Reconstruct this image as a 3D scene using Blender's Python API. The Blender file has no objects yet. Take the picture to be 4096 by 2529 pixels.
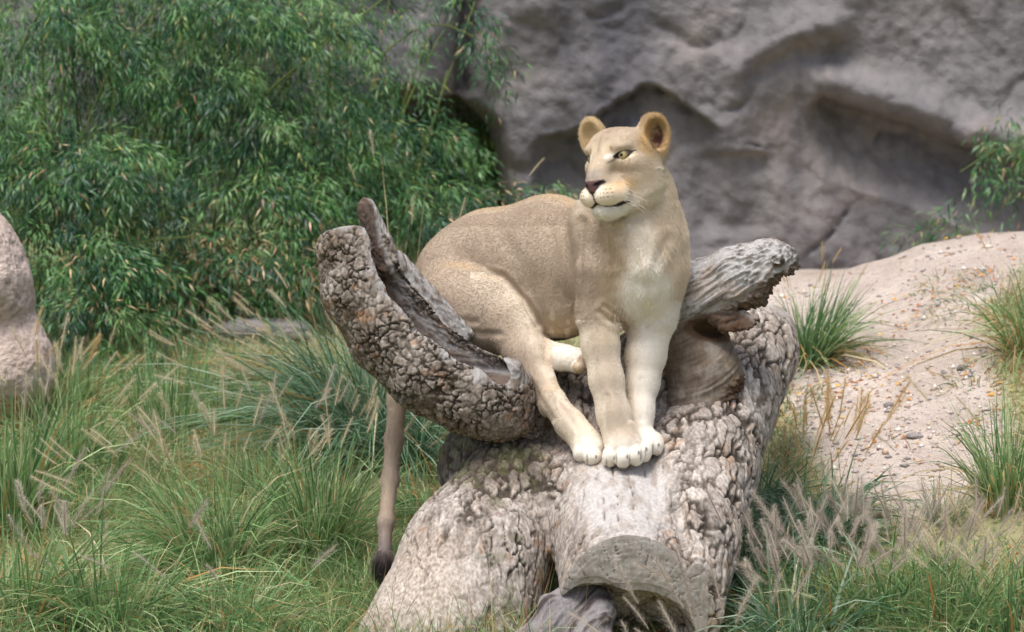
import bpy, math, random
import numpy as np
from mathutils import Vector, Matrix

# ------------------------------------------------------------------ camera, world, sun
S = 0.0031            # metres per photo pixel (1024 px wide) in the plane of the animal
DIST = 13.0
PITCH = math.radians(6.0)
ZC = 0.829
DPX = DIST / S
KK = S / DIST
sc = bpy.context.scene
col = sc.collection
FWD = np.array([0, math.cos(PITCH), -math.sin(PITCH)])
UPV = np.array([0, math.sin(PITCH), math.cos(PITCH)])
RGT = np.array([1.0, 0, 0])
CEN = np.array([0, 0, ZC])
CAM = CEN - DIST * FWD

cam_d = bpy.data.cameras.new('camera')
cam = bpy.data.objects.new('camera', cam_d)
col.objects.link(cam)
cam.location = CAM
cam.rotation_euler = (math.pi / 2 - PITCH, 0, 0)
cam_d.sensor_width = 36.0
cam_d.lens = 18.0 / (512 * KK)
cam_d.clip_end = 2000
cam_d.dof.use_dof = True
cam_d.dof.focus_distance = DIST - 0.1
cam_d.dof.aperture_fstop = 4.6
sc.camera = cam

SUN_EL, SUN_AZ = math.radians(70), math.radians(215)   # high, behind the photographer's left
world = bpy.data.worlds.new('World')
sc.world = world
world.use_nodes = True
wn = world.node_tree.nodes
wl = world.node_tree.links
bg = wn['Background']
sky = wn.new('ShaderNodeTexSky')
sky.sky_type = 'NISHITA'
sky.sun_disc = False
sky.sun_elevation = SUN_EL
sky.sun_rotation = SUN_AZ
sky.dust_density = 4.0
hs = wn.new('ShaderNodeHueSaturation')
hs.inputs['Saturation'].default_value = 0.9
wl.new(sky.outputs[0], hs.inputs['Color'])
wl.new(hs.outputs[0], bg.inputs[0])
bg.inputs[1].default_value = 0.095
sun_d = bpy.data.lights.new('sun', 'SUN')
sun_d.energy = 1.5
sun_d.angle = math.radians(28)
sun_d.color = (0.965, 0.985, 1.0)
sun = bpy.data.objects.new('sun', sun_d)
col.objects.link(sun)
sdir = Vector((math.sin(SUN_AZ) * math.cos(SUN_EL), math.cos(SUN_AZ) * math.cos(SUN_EL), math.sin(SUN_EL)))
sun.rotation_euler = sdir.to_track_quat('Z', 'Y').to_euler()
sc.view_settings.view_transform = 'Standard'
sc.view_settings.look = 'None'
sc.view_settings.exposure = 1.15
sc.view_settings.gamma = 1.0
sc.cycles.use_denoising = True
sc.cycles_curves.shape = 'RIBBONS'
sc.cycles.sample_clamp_indirect = 3.0
sc.cycles.max_bounces = 6
sc.cycles.transparent_max_bounces = 8

rng = np.random.default_rng(7)
random.seed(7)

# ------------------------------------------------------------------ helpers
def rp(px, py, w=0.0):
    """photo pixel + depth (in pixels, away from the camera) -> rigid pixel frame"""
    s = 1 + w / DPX
    return np.array([(px - 512) * s, (py - 316) * s, w], float)

def to_world(p):
    p = np.asarray(p, float)
    return CEN + S * (p[..., :1] * RGT - p[..., 1:2] * UPV + p[..., 2:3] * FWD)

def dir_world(p):
    p = np.asarray(p, float)
    return p[..., :1] * RGT - p[..., 1:2] * UPV + p[..., 2:3] * FWD

def from_world(q):
    q = np.asarray(q, float) - CEN
    return np.stack([q @ RGT, -(q @ UPV), q @ FWD], -1) / S

def at(px, py, Y):
    """photo pixel -> world point in the vertical plane y = Y"""
    d = FWD + (px - 512) * KK * RGT - (py - 316) * KK * UPV
    return CAM + d * ((Y - CAM[1]) / d[1])

def project(q):
    q = np.asarray(q, float) - CAM
    d = q @ FWD
    return 512 + (q @ RGT) / d / KK, 316 - (q @ UPV) / d / KK

def _h(i, j, k, seed):
    with np.errstate(over='ignore'):
        n = (i.astype(np.uint32) * np.uint32(374761393) + j.astype(np.uint32) * np.uint32(668265263)
             + k.astype(np.uint32) * np.uint32(2147483647 - 1274126177) + np.uint32((seed * 974634533) & 0xffffffff))
        n = (n ^ (n >> np.uint32(13))) * np.uint32(1274126177)
        n = (n ^ (n >> np.uint32(15))) * np.uint32(2246822519)
        n = n ^ (n >> np.uint32(16))
    return n.astype(np.float64) / 4294967296.0

def vnoise(p, seed=0):
    p = np.asarray(p, float)
    f = np.floor(p)
    i = f.astype(np.int64)
    t = p - f
    t = t * t * (3 - 2 * t)
    out = 0
    for dx in (0, 1):
        wx = t[..., 0] if dx else 1 - t[..., 0]
        for dy in (0, 1):
            wy = t[..., 1] if dy else 1 - t[..., 1]
            for dz in (0, 1):
                wz = t[..., 2] if dz else 1 - t[..., 2]
                out = out + wx * wy * wz * _h(i[..., 0] + dx, i[..., 1] + dy, i[..., 2] + dz, seed)
    return out * 2 - 1

def fbm(p, octaves=4, seed=0, gain=0.5):
    p = np.asarray(p, float)
    a, s, out = 1.0, 0.0, 0.0
    for o in range(octaves):
        out = out + a * vnoise(p * (2.03 ** o) + 17.3 * o, seed + o)
        s += a
        a *= gain
    return out / s

def worley(p, seed=0):
    """F1, F2 and the id of the nearest cell"""
    p = np.asarray(p, float)
    f = np.floor(p)
    i = f.astype(np.int64)
    fr = p - f
    d1 = np.full(p.shape[:-1], 9.0)
    d2 = np.full(p.shape[:-1], 9.0)
    cid = np.zeros(p.shape[:-1])
    for dx in (-1, 0, 1):
        for dy in (-1, 0, 1):
            for dz in (-1, 0, 1):
                a, b, c = i[..., 0] + dx, i[..., 1] + dy, i[..., 2] + dz
                q = np.stack([dx + _h(a, b, c, seed), dy + _h(a, b, c, seed + 1), dz + _h(a, b, c, seed + 2)], -1) - fr
                d = np.sqrt((q * q).sum(-1))
                n = d < d1
                d2 = np.where(n, d1, np.minimum(d2, d))
                cid = np.where(n, _h(a, b, c, seed + 3), cid)
                d1 = np.where(n, d, d1)
    return d1, d2, cid

def sstep(a, b, x):
    t = np.clip((x - a) / (b - a), 0, 1)
    return t * t * (3 - 2 * t)

def mixc(a, b, t):
    t = np.asarray(t)[..., None]
    return a * (1 - t) + np.asarray(b) * t

def srgb(r, g, b):
    c = np.array([r, g, b], float) / 255
    return np.where(c < 0.04045, c / 12.92, ((c + 0.055) / 1.055) ** 2.4)

# ---- signed distance shapes in the pixel frame
class Ell:
    def __init__(s, c, r, axes=None):
        s.c = np.asarray(c, np.float32)
        s.r = np.asarray(r, np.float32)
        s.A = None if axes is None else np.asarray(axes, np.float32)    # rows = local axes
        s.R = s.r.max()
    def __call__(s, p):
        q = p - s.c
        if s.A is not None:
            q = q @ s.A.T
        q = q / s.r
        k0 = np.sqrt(np.einsum('...i,...i', q, q))
        q = q / s.r
        k1 = np.sqrt(np.einsum('...i,...i', q, q)) + np.float32(1e-9)
        return k0 * (k0 - 1) / k1

class Cap:
    def __init__(s, a, b, ra, rb, flat=None, f=1.0):
        s.a, s.b = np.asarray(a, np.float32), np.asarray(b, np.float32)
        s.ra, s.rb = ra, rb
        s.c = (s.a + s.b) / 2
        s.R = np.linalg.norm(s.b - s.a) / 2 + max(ra, rb) * max(1.0, 1 / f)
        s.n = None if flat is None else (np.asarray(flat, float) / np.linalg.norm(flat)).astype(np.float32)
        s.f = f
    def __call__(s, p):
        ab = s.b - s.a
        q = p - s.a
        t = np.minimum(np.maximum(q @ (ab / (ab @ ab + np.float32(1e-9))), np.float32(0)), np.float32(1))
        q = q - t[..., None] * ab
        if s.n is not None:
            q = q + ((q @ s.n) * np.float32(1 / s.f - 1))[..., None] * s.n
        d = np.sqrt(np.einsum('...i,...i', q, q)) - (np.float32(s.ra) + np.float32(s.rb - s.ra) * t)
        return d * np.float32(min(1.0, s.f) if s.n is not None else 1.0)

class Half:
    """half space: inside where (p - c).n < 0"""
    def __init__(s, c, n):
        s.c, s.n = np.asarray(c, np.float32), (np.asarray(n, float) / np.linalg.norm(n)).astype(np.float32)
        s.R = 1e6
    def __call__(s, p):
        return (p - s.c) @ s.n

def chain(pts, k=6, **kw):
    """a run of tapered capsules through (point, radius)"""
    return [(Cap(pts[i][0], pts[i + 1][0], pts[i][1], pts[i + 1][1], **kw), k, 'u') for i in range(len(pts) - 1)]

def sdf(prims, p, cull=None):
    p = p.astype(np.float32)
    d = np.full(p.shape[:-1], 1e3, np.float32)
    for f, k, op in prims:
        k = np.float32(k)
        if op == 'u':
            e = f(p)
            h = np.maximum(k - np.abs(d - e), 0) / k
            d = np.minimum(d, e) - h * h * (k * np.float32(0.25))
        else:
            e = -f(p)
            h = np.maximum(k - np.abs(d - e), 0) / k
            d = np.maximum(d, e) + h * h * (k * np.float32(0.25))
    return d

def sdf_blocks(prims, pts, cb, rb, reach):
    """pts (nb, n, 3), block centres cb, block radius rb; skips shapes that cannot matter"""
    out = np.empty(pts.shape[:2], np.float32)
    C = np.array([f.c for f, _, _ in prims])
    R = np.array([f.R for f, _, _ in prims])
    K = np.array([k for _, k, _ in prims])
    for i in range(len(pts)):
        near = np.linalg.norm(C - cb[i], axis=1) - R < rb + reach + K
        sub = [prims[j] for j in np.nonzero(near)[0]]
        out[i] = sdf(sub, pts[i]) if sub else 1e3
    return out

def nets(prims, step, pad=6, B=8):
    """naive surface nets over sparse blocks; returns vertices (pixel frame), quads, normals"""
    adds = [f for f, k, op in prims if op == 'u']
    lo = np.min([f.c - f.R for f in adds], 0) - pad
    hi = np.max([f.c + f.R for f in adds], 0) + pad
    nb = np.ceil((hi - lo) / (step * B)).astype(int)
    g = np.stack(np.meshgrid(*[np.arange(n) for n in nb], indexing='ij'), -1).reshape(-1, 3)
    cb = lo + (g + 0.5) * step * B
    rb = step * B * math.sqrt(3) / 2
    # coarse test
    d = np.concatenate([sdf(prims, c) for c in np.array_split(cb, max(1, len(cb) // 40000))])
    keep = np.abs(d) < rb * 1.3 + 2.5
    g, cb = g[keep], cb[keep]
    o = np.stack(np.meshgrid(*[np.arange(B + 1)] * 3, indexing='ij'), -1).reshape(-1, 3)
    pts = (lo + (g[:, None, :] * B + o[None]) * step).astype(np.float32)
    val = sdf_blocks(prims, pts, cb, rb, 10).reshape(-1, B + 1, B + 1, B + 1)
    N = nb * B + 2
    def lin(c):
        return (c[..., 0] * N[1] + c[..., 1]) * N[2] + c[..., 2]
    ins = val < 0
    cnt = np.zeros((len(g), B, B, B), int)
    for a in (0, 1):
        for b in (0, 1):
            for c in (0, 1):
                cnt += ins[:, a:a + B, b:b + B, c:c + B]
    act = (cnt > 0) & (cnt < 8)
    bi, ci, cj, ck = np.nonzero(act)
    cell = g[bi] * B + np.stack([ci, cj, ck], -1)
    acc = np.zeros((len(bi), 3))
    n = np.zeros(len(bi))
    cor = [(a, b, c) for a in (0, 1) for b in (0, 1) for c in (0, 1)]
    for u in cor:
        for v in cor:
            if sum(np.abs(np.subtract(u, v))) == 1 and u < v:
                du = val[bi, ci + u[0], cj + u[1], ck + u[2]]
                dv = val[bi, ci + v[0], cj + v[1], ck + v[2]]
                m = (du < 0) != (dv < 0)
                t = np.where(m, du / (du - dv + 1e-12), 0)
                pos = np.array(u) + t[:, None] * np.subtract(v, u)
                acc += pos * m[:, None]
                n += m
    verts = lo + (cell + acc / n[:, None]) * step
    ids = lin(cell)
    order = np.argsort(ids)
    ids, verts = ids[order], verts[order]
    faces = []
    for ax in range(3):
        e1, e2 = [(1, 2), (2, 0), (0, 1)][ax]
        sl0 = [slice(None)] + [slice(0, B)] * 3
        sl1 = list(sl0)
        sl1[1 + ax] = slice(1, B + 1)
        a, b = ins[tuple(sl0)], ins[tuple(sl1)]
        bi, i, j, k = np.nonzero(a != b)
        c = g[bi] * B + np.stack([i, j, k], -1)
        flip = ~a[bi, i, j, k]
        u1, u2 = np.eye(3, dtype=int)[e1], np.eye(3, dtype=int)[e2]
        q = np.stack([lin(c), lin(c - u1), lin(c - u1 - u2), lin(c - u2)], 1)
        ix = np.clip(np.searchsorted(ids, q), 0, len(ids) - 1)
        ok = (ids[ix] == q).all(1)
        ix = np.where(flip[:, None], ix[:, ::-1], ix)
        faces.append(ix[ok])
    faces = np.concatenate(faces)
    return verts.astype(float), faces, face_normals(verts, faces)

def face_normals(v, f):
    """smooth vertex normals of a quad mesh"""
    fn = np.cross(v[f[:, 2]] - v[f[:, 0]], v[f[:, 3]] - v[f[:, 1]])
    nrm = np.zeros((len(v), 3))
    for j in range(4):
        for ax in range(3):
            nrm[:, ax] += np.bincount(f[:, j], fn[:, ax], len(v))
    return nrm / (np.linalg.norm(nrm, axis=1, keepdims=True) + 1e-9)

def mesh_obj(name, verts, faces, mat=None, parent=None, smooth=True, attrs=None, loc=None):
    """verts in world space; the object's origin is put at loc (or the parent's place)"""
    me = bpy.data.meshes.new(name)
    base = np.array(loc if loc is not None else (0, 0, 0), float)
    v = np.asarray(verts, float) - base
    faces_np = faces if isinstance(faces, np.ndarray) else None
    if faces_np is not None:
        nf, nk = faces_np.shape
        me.vertices.add(len(v))
        me.vertices.foreach_set('co', v.astype(np.float32).ravel())
        me.loops.add(nf * nk)
        me.loops.foreach_set('vertex_index', faces_np.astype(np.int32).ravel())
        me.polygons.add(nf)
        me.polygons.foreach_set('loop_start', np.arange(0, nf * nk, nk, dtype=np.int32))
        me.update(calc_edges=True)
    else:
        me.from_pydata(v.tolist(), [], faces)
    if smooth:
        me.polygons.foreach_set('use_smooth', np.ones(len(me.polygons), bool))
    for k, a in (attrs or {}).items():
        a = np.asarray(a, np.float32)
        if a.ndim == 2:
            at_ = me.attributes.new(k, 'FLOAT_COLOR', 'POINT')
            at_.data.foreach_set('color', np.concatenate([a, np.ones((len(a), 1), np.float32)], 1).ravel())
        else:
            at_ = me.attributes.new(k, 'FLOAT', 'POINT')
            at_.data.foreach_set('value', a)
    o = bpy.data.objects.new(name, me)
    col.objects.link(o)
    if mat is not None:
        me.materials.append(mat)
    o.location = base
    if parent is not None:
        o.parent = parent
        o.location = base - np.array(parent.location)
    return o

def tag(o, label=None, cat=None, group=None, kind=None):
    for k, v in (('label', label), ('category', cat), ('group', group), ('kind', kind)):
        if v:
            o[k] = v
    return o

def empty(name, loc):
    o = bpy.data.objects.new(name, None)
    o.empty_display_size = 0.1
    col.objects.link(o)
    o.location = loc
    return o

class NT:
    """tiny node-tree builder"""
    def __init__(s, name):
        s.m = bpy.data.materials.new(name)
        s.m.use_nodes = True
        s.t = s.m.node_tree
        s.b = s.t.nodes['Principled BSDF']
        s.out = s.t.nodes['Material Output']
    def n(s, t, **kw):
        nd = s.t.nodes.new('ShaderNode' + t)
        for k, v in kw.items():
            setattr(nd, k, v)
        return nd
    def set(s, sock, v):
        if hasattr(v, 'is_output') or isinstance(v, bpy.types.NodeSocket):
            s.t.links.new(v, sock)
        else:
            sock.default_value = v
    def tex(s, kind, vec, scale, detail=4, **kw):
        nd = s.n('Tex' + kind)
        s.set(nd.inputs['Vector'], vec)
        nd.inputs['Scale'].default_value = scale
        if 'Detail' in nd.inputs:
            nd.inputs['Detail'].default_value = detail
        for k, v in kw.items():
            setattr(nd, k, v)
        return nd
    def ramp(s, fac, stops):
        nd = s.n('ValToRGB')
        s.set(nd.inputs[0], fac)
        el = nd.color_ramp.elements
        while len(el) < len(stops):
            el.new(0.5)
        for e, (p, c) in zip(el, stops):
            e.position = p
            e.color = (*c, 1) if len(c) == 3 else c
        return nd.outputs[0]
    def mix(s, a, b, f, mode='MIX'):
        nd = s.n('Mix', data_type='RGBA', blend_type=mode)
        s.set(nd.inputs['Factor'], f)
        s.set(nd.inputs['A'], (*a, 1) if isinstance(a, (tuple, list, np.ndarray)) and len(a) == 3 else a)
        s.set(nd.inputs['B'], (*b, 1) if isinstance(b, (tuple, list, np.ndarray)) and len(b) == 3 else b)
        return nd.outputs['Result']
    def math(s, op, a, b=0.0, clamp=False):
        nd = s.n('Math', operation=op, use_clamp=clamp)
        s.set(nd.inputs[0], a)
        s.set(nd.inputs[1], b)
        return nd.outputs[0]
    def attr(s, name, out='Color'):
        return s.n('Attribute', attribute_name=name).outputs[out]
    def pos(s):
        return s.n('NewGeometry').outputs['Position']
    def mapv(s, vec, scale=(1, 1, 1), loc=(0, 0, 0), rot=(0, 0, 0)):
        nd = s.n('Mapping')
        s.set(nd.inputs['Vector'], vec)
        nd.inputs['Scale'].default_value = scale
        nd.inputs['Location'].default_value = loc
        nd.inputs['Rotation'].default_value = rot
        return nd.outputs[0]
    def bump(s, h, strength=0.5, dist=0.01, prev=None):
        nd = s.n('Bump')
        s.set(nd.inputs['Height'], h)
        nd.inputs['Strength'].default_value = strength
        nd.inputs['Distance'].default_value = dist
        if prev is not None:
            s.set(nd.inputs['Normal'], prev)
        return nd.outputs[0]
    def done(s, color=None, rough=0.8, normal=None, spec=0.3):
        if color is not None:
            s.set(s.b.inputs['Base Color'], (*color, 1) if isinstance(color, (tuple, list, np.ndarray)) and len(color) == 3 else color)
        s.set(s.b.inputs['Roughness'], rough)
        s.b.inputs['Specular IOR Level'].default_value = spec
        if normal is not None:
            s.set(s.b.inputs['Normal'], normal)
        return s.m

# ------------------------------------------------------------------ ground
CRX = np.array([at(p, 300, 3.4)[0] for p in (690, 745, 790, 836, 890, 924, 970, 1024, 1150)])
CRZ = np.array([at(p, q, 3.4)[2] for p, q in ((690, 330), (745, 300), (790, 289), (836, 280.5), (890, 268), (924, 252), (970, 244), (1024, 237), (1150, 225))])

def ground_z(X, Y):
    X, Y = np.asarray(X, float), np.asarray(Y, float)
    base = np.where(Y < -0.1, -0.15 + 0.05 * (Y + 0.1), np.where(Y < 3.6, -0.15 + 0.14 * (Y + 0.1), 0.368 + 0.02 * (Y - 3.6)))
    zc = np.interp(X, CRX, CRZ)
    t = np.clip((Y + 0.9) / 4.3, 0, 1)
    up = base + (zc - 0.34) * (1 - (1 - t) ** 2.2)
    fall = sstep(3.4, 4.9, Y)
    up = up - (up - base) * fall
    w = sstep(0.45, 0.95, X)
    z = base * (1 - w) + up * w
    p = np.stack([X, Y, np.zeros_like(X)], -1)
    near = sstep(14, 6, np.abs(X)) * sstep(-14, -6, Y)
    return z + near * (0.030 * fbm(p * 1.7, 3, 21) + 0.010 * fbm(p * 7, 3, 22))

def on_ground(px, py):
    Ys = np.linspace(-3.5, 5.2, 700)
    P = np.array([at(px, py, y) for y in Ys])
    g = ground_z(P[:, 0], P[:, 1])
    k = np.nonzero(P[:, 2] <= g)[0]
    i = k[0] if len(k) else len(Ys) - 1
    return np.array([P[i, 0], P[i, 1], g[i]])

def spread(lo, hi, step, far, ratio=1.28):
    a = list(np.arange(lo, hi + step / 2, step))
    s, x = step, hi
    while x < far:
        s *= ratio
        x += s
        a.append(x)
    s, x = step, lo
    while x > -far:
        s *= ratio
        x -= s
        a.insert(0, x)
    return np.array(a)

gx, gy = spread(-2.7, 2.7, 0.032, 400), spread(-2.2, 4.6, 0.032, 400)
GX, GY = np.meshgrid(gx, gy, indexing='ij')
GZ = ground_z(GX, GY)

def grid_faces(nx, ny):
    i = np.arange(nx * ny).reshape(nx, ny)
    return np.stack([i[:-1, :-1], i[1:, :-1], i[1:, 1:], i[:-1, 1:]], -1).reshape(-1, 4)

def path_mask(P):
    """1 on the bare beige path of the bank, 0 in the grass"""
    px, py = project(P)
    P = np.asarray(P)
    n = fbm(P * 2.2, 3, 31)
    left = np.interp(py, [230, 300, 360, 420, 470, 520, 560], [700, 745, 775, 800, 835, 880, 930])
    right = np.interp(py, [230, 270, 300, 340, 380, 430, 480, 520], [1080, 1010, 985, 985, 990, 1000, 980, 930])
    m = sstep(-28, 14, px - left + 26 * n) * sstep(-30, 12, right - px + 26 * n) * sstep(530, 492, py + 22 * n)
    return m * (P[..., 0] > 0.5) * (P[..., 1] < 7)

gv = np.stack([GX, GY, GZ], -1).reshape(-1, 3)
pm = path_mask(gv)
m = NT('ground_soil')
pos = m.pos()
pf = m.attr('path', 'Fac')
n1 = m.tex('Noise', pos, 3.5, 6)
n2 = m.tex('Noise', pos, 38, 6)
n3 = m.tex('Noise', pos, 160, 4)
soil = m.mix(m.mix(srgb(128, 126, 86), srgb(170, 160, 124), n1.outputs[0]), srgb(92, 104, 60), m.ramp(n2.outputs[0], [(0.5, (0, 0, 0)), (0.66, (1, 1, 1))]))
dirt = m.mix(srgb(188, 173, 160), srgb(164, 148, 136), m.ramp(n1.outputs[0], [(0.35, (0, 0, 0)), (0.65, (1, 1, 1))]))
dirt = m.mix(dirt, srgb(154, 140, 130), m.ramp(n2.outputs[0], [(0.52, (0, 0, 0)), (0.7, (1, 1, 1))]))
dirt = m.mix(dirt, srgb(202, 192, 180), m.ramp(n3.outputs[0], [(0.58, (0, 0, 0)), (0.68, (1, 1, 1))]))
b = m.bump(n2.outputs[0], 0.5, 0.03)
b = m.bump(n3.outputs[0], 0.6, 0.008, b)
MAT_GROUND = m.done(m.mix(soil, dirt, pf), 0.95, b, 0.1)
ground = mesh_obj('ground', gv, grid_faces(len(gx), len(gy)), MAT_GROUND, None, True, {'path': pm})
tag(ground, 'beige dirt and grassy soil rising to a bank', None, None, 'structure')

# ------------------------------------------------------------------ rock wall
WY = 5.9
def seg_dist(px, py, pts):
    d = np.full(px.shape, 1e9)
    for (x0, y0), (x1, y1) in zip(pts[:-1], pts[1:]):
        dx, dy = x1 - x0, y1 - y0
        t = np.clip(((px - x0) * dx + (py - y0) * dy) / (dx * dx + dy * dy), 0, 1)
        d = np.minimum(d, np.hypot(px - x0 - t * dx, py - y0 - t * dy))
    return d

ARCH = [(532, 147), (545, 141), (552, 140.6), (568, 136), (581, 129.6), (594, 121), (606, 110), (615, 106), (628, 100), (636, 91), (643, 87), (657, 89), (669, 95), (689, 110), (706, 122), (722, 131)]
LIP = [(806, 108), (815, 100), (826, 94), (841, 100), (864, 107), (890, 115), (908, 120), (926, 127), (944, 134), (961, 142), (990, 149), (1024, 156), (1100, 170)]
CR4 = [(797, 263), (812, 252), (828, 241), (838, 228), (848, 215), (858, 202), (868, 194)]
CR3 = [(868, 164), (876, 150), (890, 133)]
CR5 = [(742, 143), (760, 147), (775, 149), (787, 150.5)]
CAVE_X = ([95, 102, 116, 132, 157, 178, 198, 240, 300], [446, 456, 470, 481, 488, 491.5, 496, 500, 500])

def wall_push(px, py):
    """how far the rock stands towards the viewer, metres, by place on its face"""
    q = np.stack([px / 100, py / 100, np.zeros_like(px)], -1)
    wq = q + 0.25 * np.stack([fbm(q * 2, 2, 71), fbm(q * 2, 2, 72), np.zeros_like(px)], -1)
    d = 0.17 * fbm(wq * np.array([0.6, 0.6, 1]), 2, 51) + 0.03 * fbm(wq * np.array([2.6, 2.2, 1]), 3, 52)
    rid = 1 - np.abs(fbm(wq * np.array([1.5, 1.2, 1]) + 3.1, 2, 57)) * 2.2
    d = d - 0.03 * np.clip(rid, 0, 1) ** 3
    d = d + 0.012 * fbm(q * 11, 3, 53) + 0.007 * fbm(q * 32, 2, 54)
    wob = 3.0 * fbm(q * 9, 3, 55)
    # the arch: below it the face stands back
    ay = np.interp(px, [p[0] for p in ARCH], [p[1] for p in ARCH])
    inside = sstep(528, 545, px) * sstep(728, 700, px)
    below = sstep(-3, 4, py + wob * 0.7 - ay)
    d = d - 0.13 * inside * below * np.clip(1.2 - (py - ay) / 130, 0.1, 1)
    d = d - 0.09 * np.clip(0.6 + 0.9 * fbm(q * 12, 2, 59), 0, 1.1) * sstep(530, 560, px) * sstep(724, 690, px) * np.exp(-(seg_dist(px, py + wob, ARCH) / 2.2) ** 2)
    # the undercut on the right
    ly = np.interp(px, [p[0] for p in LIP], [p[1] for p in LIP])
    ins = sstep(796, 850, px)
    k = (py + wob * 0.6 - ly)
    d = d - 0.30 * ins * sstep(-2, 9, k) * np.clip(1 - k / 85, 0, 1) ** 0.8
    d = d + 0.13 * ins * np.exp(-((k + 16) / 22) ** 2)
    # ledge up in the middle, blocks below
    d = d + 0.09 * np.exp(-(seg_dist(px, py, [(742, 70), (770, 46), (790, 30), (830, 24)]) / 17) ** 2)
    d = d - 0.05 * np.exp(-(seg_dist(px, py, [(745, 78), (778, 60), (800, 52), (840, 60)]) / 12) ** 2)
    d = d - 0.05 * sstep(782, 758, px + 2 * wob) * sstep(150, 160, py) * sstep(690, 720, px) * sstep(240, 225, py)
    for c, w, a in ((CR4, 1.8, 0.05), (CR3, 1.6, 0.03), (CR5, 1.8, 0.04)):
        (x0, y0), (x1, y1) = c[0], c[-1]
        t = ((px - x0) * (x1 - x0) + (py - y0) * (y1 - y0)) / ((x1 - x0) ** 2 + (y1 - y0) ** 2)
        fade = sstep(-0.05, 0.3, t) * sstep(1.05, 0.7, t) * (0.55 + 0.9 * fbm(q * 14, 2, 58))
        d = d - a * np.clip(fade, 0, 1.2) * np.exp(-(seg_dist(px, py + wob, c) / w) ** 2)
    # groove left of the arch wall and the cave mouth
    d = d - 0.22 * np.exp(-((px - np.interp(py, [0, 95], [466, 458]) + wob) / 10) ** 2) * sstep(110, 90, py)
    d = d + 0.18 * np.exp(-((px - 420) / 34) ** 2) * sstep(108, 80, py)
    ex = np.interp(py, *CAVE_X) + wob * 0.4
    cave = sstep(6, -2, px - ex) * np.maximum(sstep(96, 104, py + wob * 0.5 - (px - 455) * -0.02), sstep(350, 310, px + wob))  # left of the cave mouth the recess is added to darken the bamboo gaps
    edge = sstep(34, 0, px - ex) * sstep(90, 120, py) * (px > ex - 4)
    d = d - 0.35 * edge ** 2 - 2.1 * cave
    d = d - 0.5 * sstep(250, 300, py) * sstep(700, 500, px) * 0
    return d

wx = spread(-2.55, 2.6, 0.0125, 16, 1.25)
wz = np.concatenate([np.arange(-0.6, 0.35, 0.05), np.arange(0.35, 3.35, 0.0125), 3.35 + np.cumsum(0.0125 * 1.2 ** np.arange(1, 22))])
WX, WZ = np.meshgrid(wx, wz, indexing='ij')
wp = np.stack([WX, np.full_like(WX, WY), WZ], -1)
ppx, ppy = project(wp)
push = wall_push(ppx.ravel(), ppy.ravel())
wv_ = wp.reshape(-1, 3).copy()
lean = 0.10 * (wv_[:, 2] - 1.0) * -1
wv_[:, 1] -= push + lean * 0.0
m = NT('wall_rock')
pos = m.pos()
n1 = m.tex('Noise', pos, 1.3, 6)
n2 = m.tex('Noise', pos, 14, 8)
n3 = m.tex('Noise', pos, 90, 5)
st = m.tex('Noise', m.mapv(pos, (3.2, 0.6, 0.28)), 1.0, 4)
st2 = m.tex('Noise', m.mapv(pos, (9, 3, 0.8), (3, 1, 2)), 1.0, 4)
c = m.mix(srgb(112, 108, 108), srgb(136, 130, 126), m.ramp(n1.outputs[0], [(0.38, (0, 0, 0)), (0.62, (1, 1, 1))]))
c = m.mix(c, srgb(148, 138, 132), m.ramp(m.tex('Noise', pos, 2.6, 3).outputs[0], [(0.54, (0, 0, 0)), (0.7, (0.7, 0.7, 0.7))]))
c = m.mix(c, srgb(84, 83, 88), m.ramp(st.outputs[0], [(0.47, (0, 0, 0)), (0.68, (0.85, 0.85, 0.85))]))
c = m.mix(c, srgb(110, 106, 106), m.ramp(st2.outputs[0], [(0.52, (0, 0, 0)), (0.7, (0.7, 0.7, 0.7))]))
c = m.mix(c, m.mix(c, (0.6, 0.58, 0.57), 1.0, 'MULTIPLY'), m.ramp(n2.outputs[0], [(0.42, (0, 0, 0)), (0.66, (0.45, 0.45, 0.45))]))
b = m.bump(n2.outputs[0], 0.5, 0.014)
b = m.bump(n3.outputs[0], 0.6, 0.010, b)
MAT_WALL = m.done(c, 0.92, b, 0.15)
rock_wall = mesh_obj('rock_wall', wv_, grid_faces(len(wx), len(wz))[:, ::-1].copy(), MAT_WALL)
tag(rock_wall, 'tall grey rock wall with cracks, overhang and dark stains behind the lioness', 'rock wall')

# ------------------------------------------------------------------ boulder on the left
c0 = at(-72, 256, 2.3)
BO = [(Ell(from_world(c0), (92, 150, 95), np.array([[0.86, -0.5, 0], [0.5, 0.86, 0], [0, 0, 1]])), 10, 'u'),
      (Ell(from_world(at(-14, 264, 2.2)), (46, 84, 70), np.array([[0.9, -0.42, 0], [0.42, 0.9, 0], [0, 0, 1]])), 18, 'u'),
      (Ell(from_world(at(8, 366, 2.2)), (56, 60, 70)), 20, 'u')]
v, f, n = nets(BO, 2.6)
f1, f2, cid = worley(v / 11 + 0.3 * fbm(v / 9, 2, 3)[:, None], 17)
pits = sstep(0.36, 0.12, f1) * (cid > 0.45)
bump_ = 7 * fbm(v / 40, 4, 12) + 1.6 * fbm(v / 9, 3, 13) - 3.2 * pits
v = v + n * bump_[:, None]
m = NT('boulder_stone')
pos = m.pos()
n1 = m.tex('Noise', pos, 6, 6)
n2 = m.tex('Noise', pos, 60, 6)
c = m.mix(srgb(198, 178, 165), srgb(178, 158, 145), m.ramp(n1.outputs[0], [(0.4, (0, 0, 0)), (0.62, (1, 1, 1))]))
c = m.mix(c, srgb(128, 108, 94), m.ramp(n2.outputs[0], [(0.6, (0, 0, 0)), (0.72, (0.8, 0.8, 0.8))]))
b = m.bump(n2.outputs[0], 0.6, 0.02)
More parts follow.
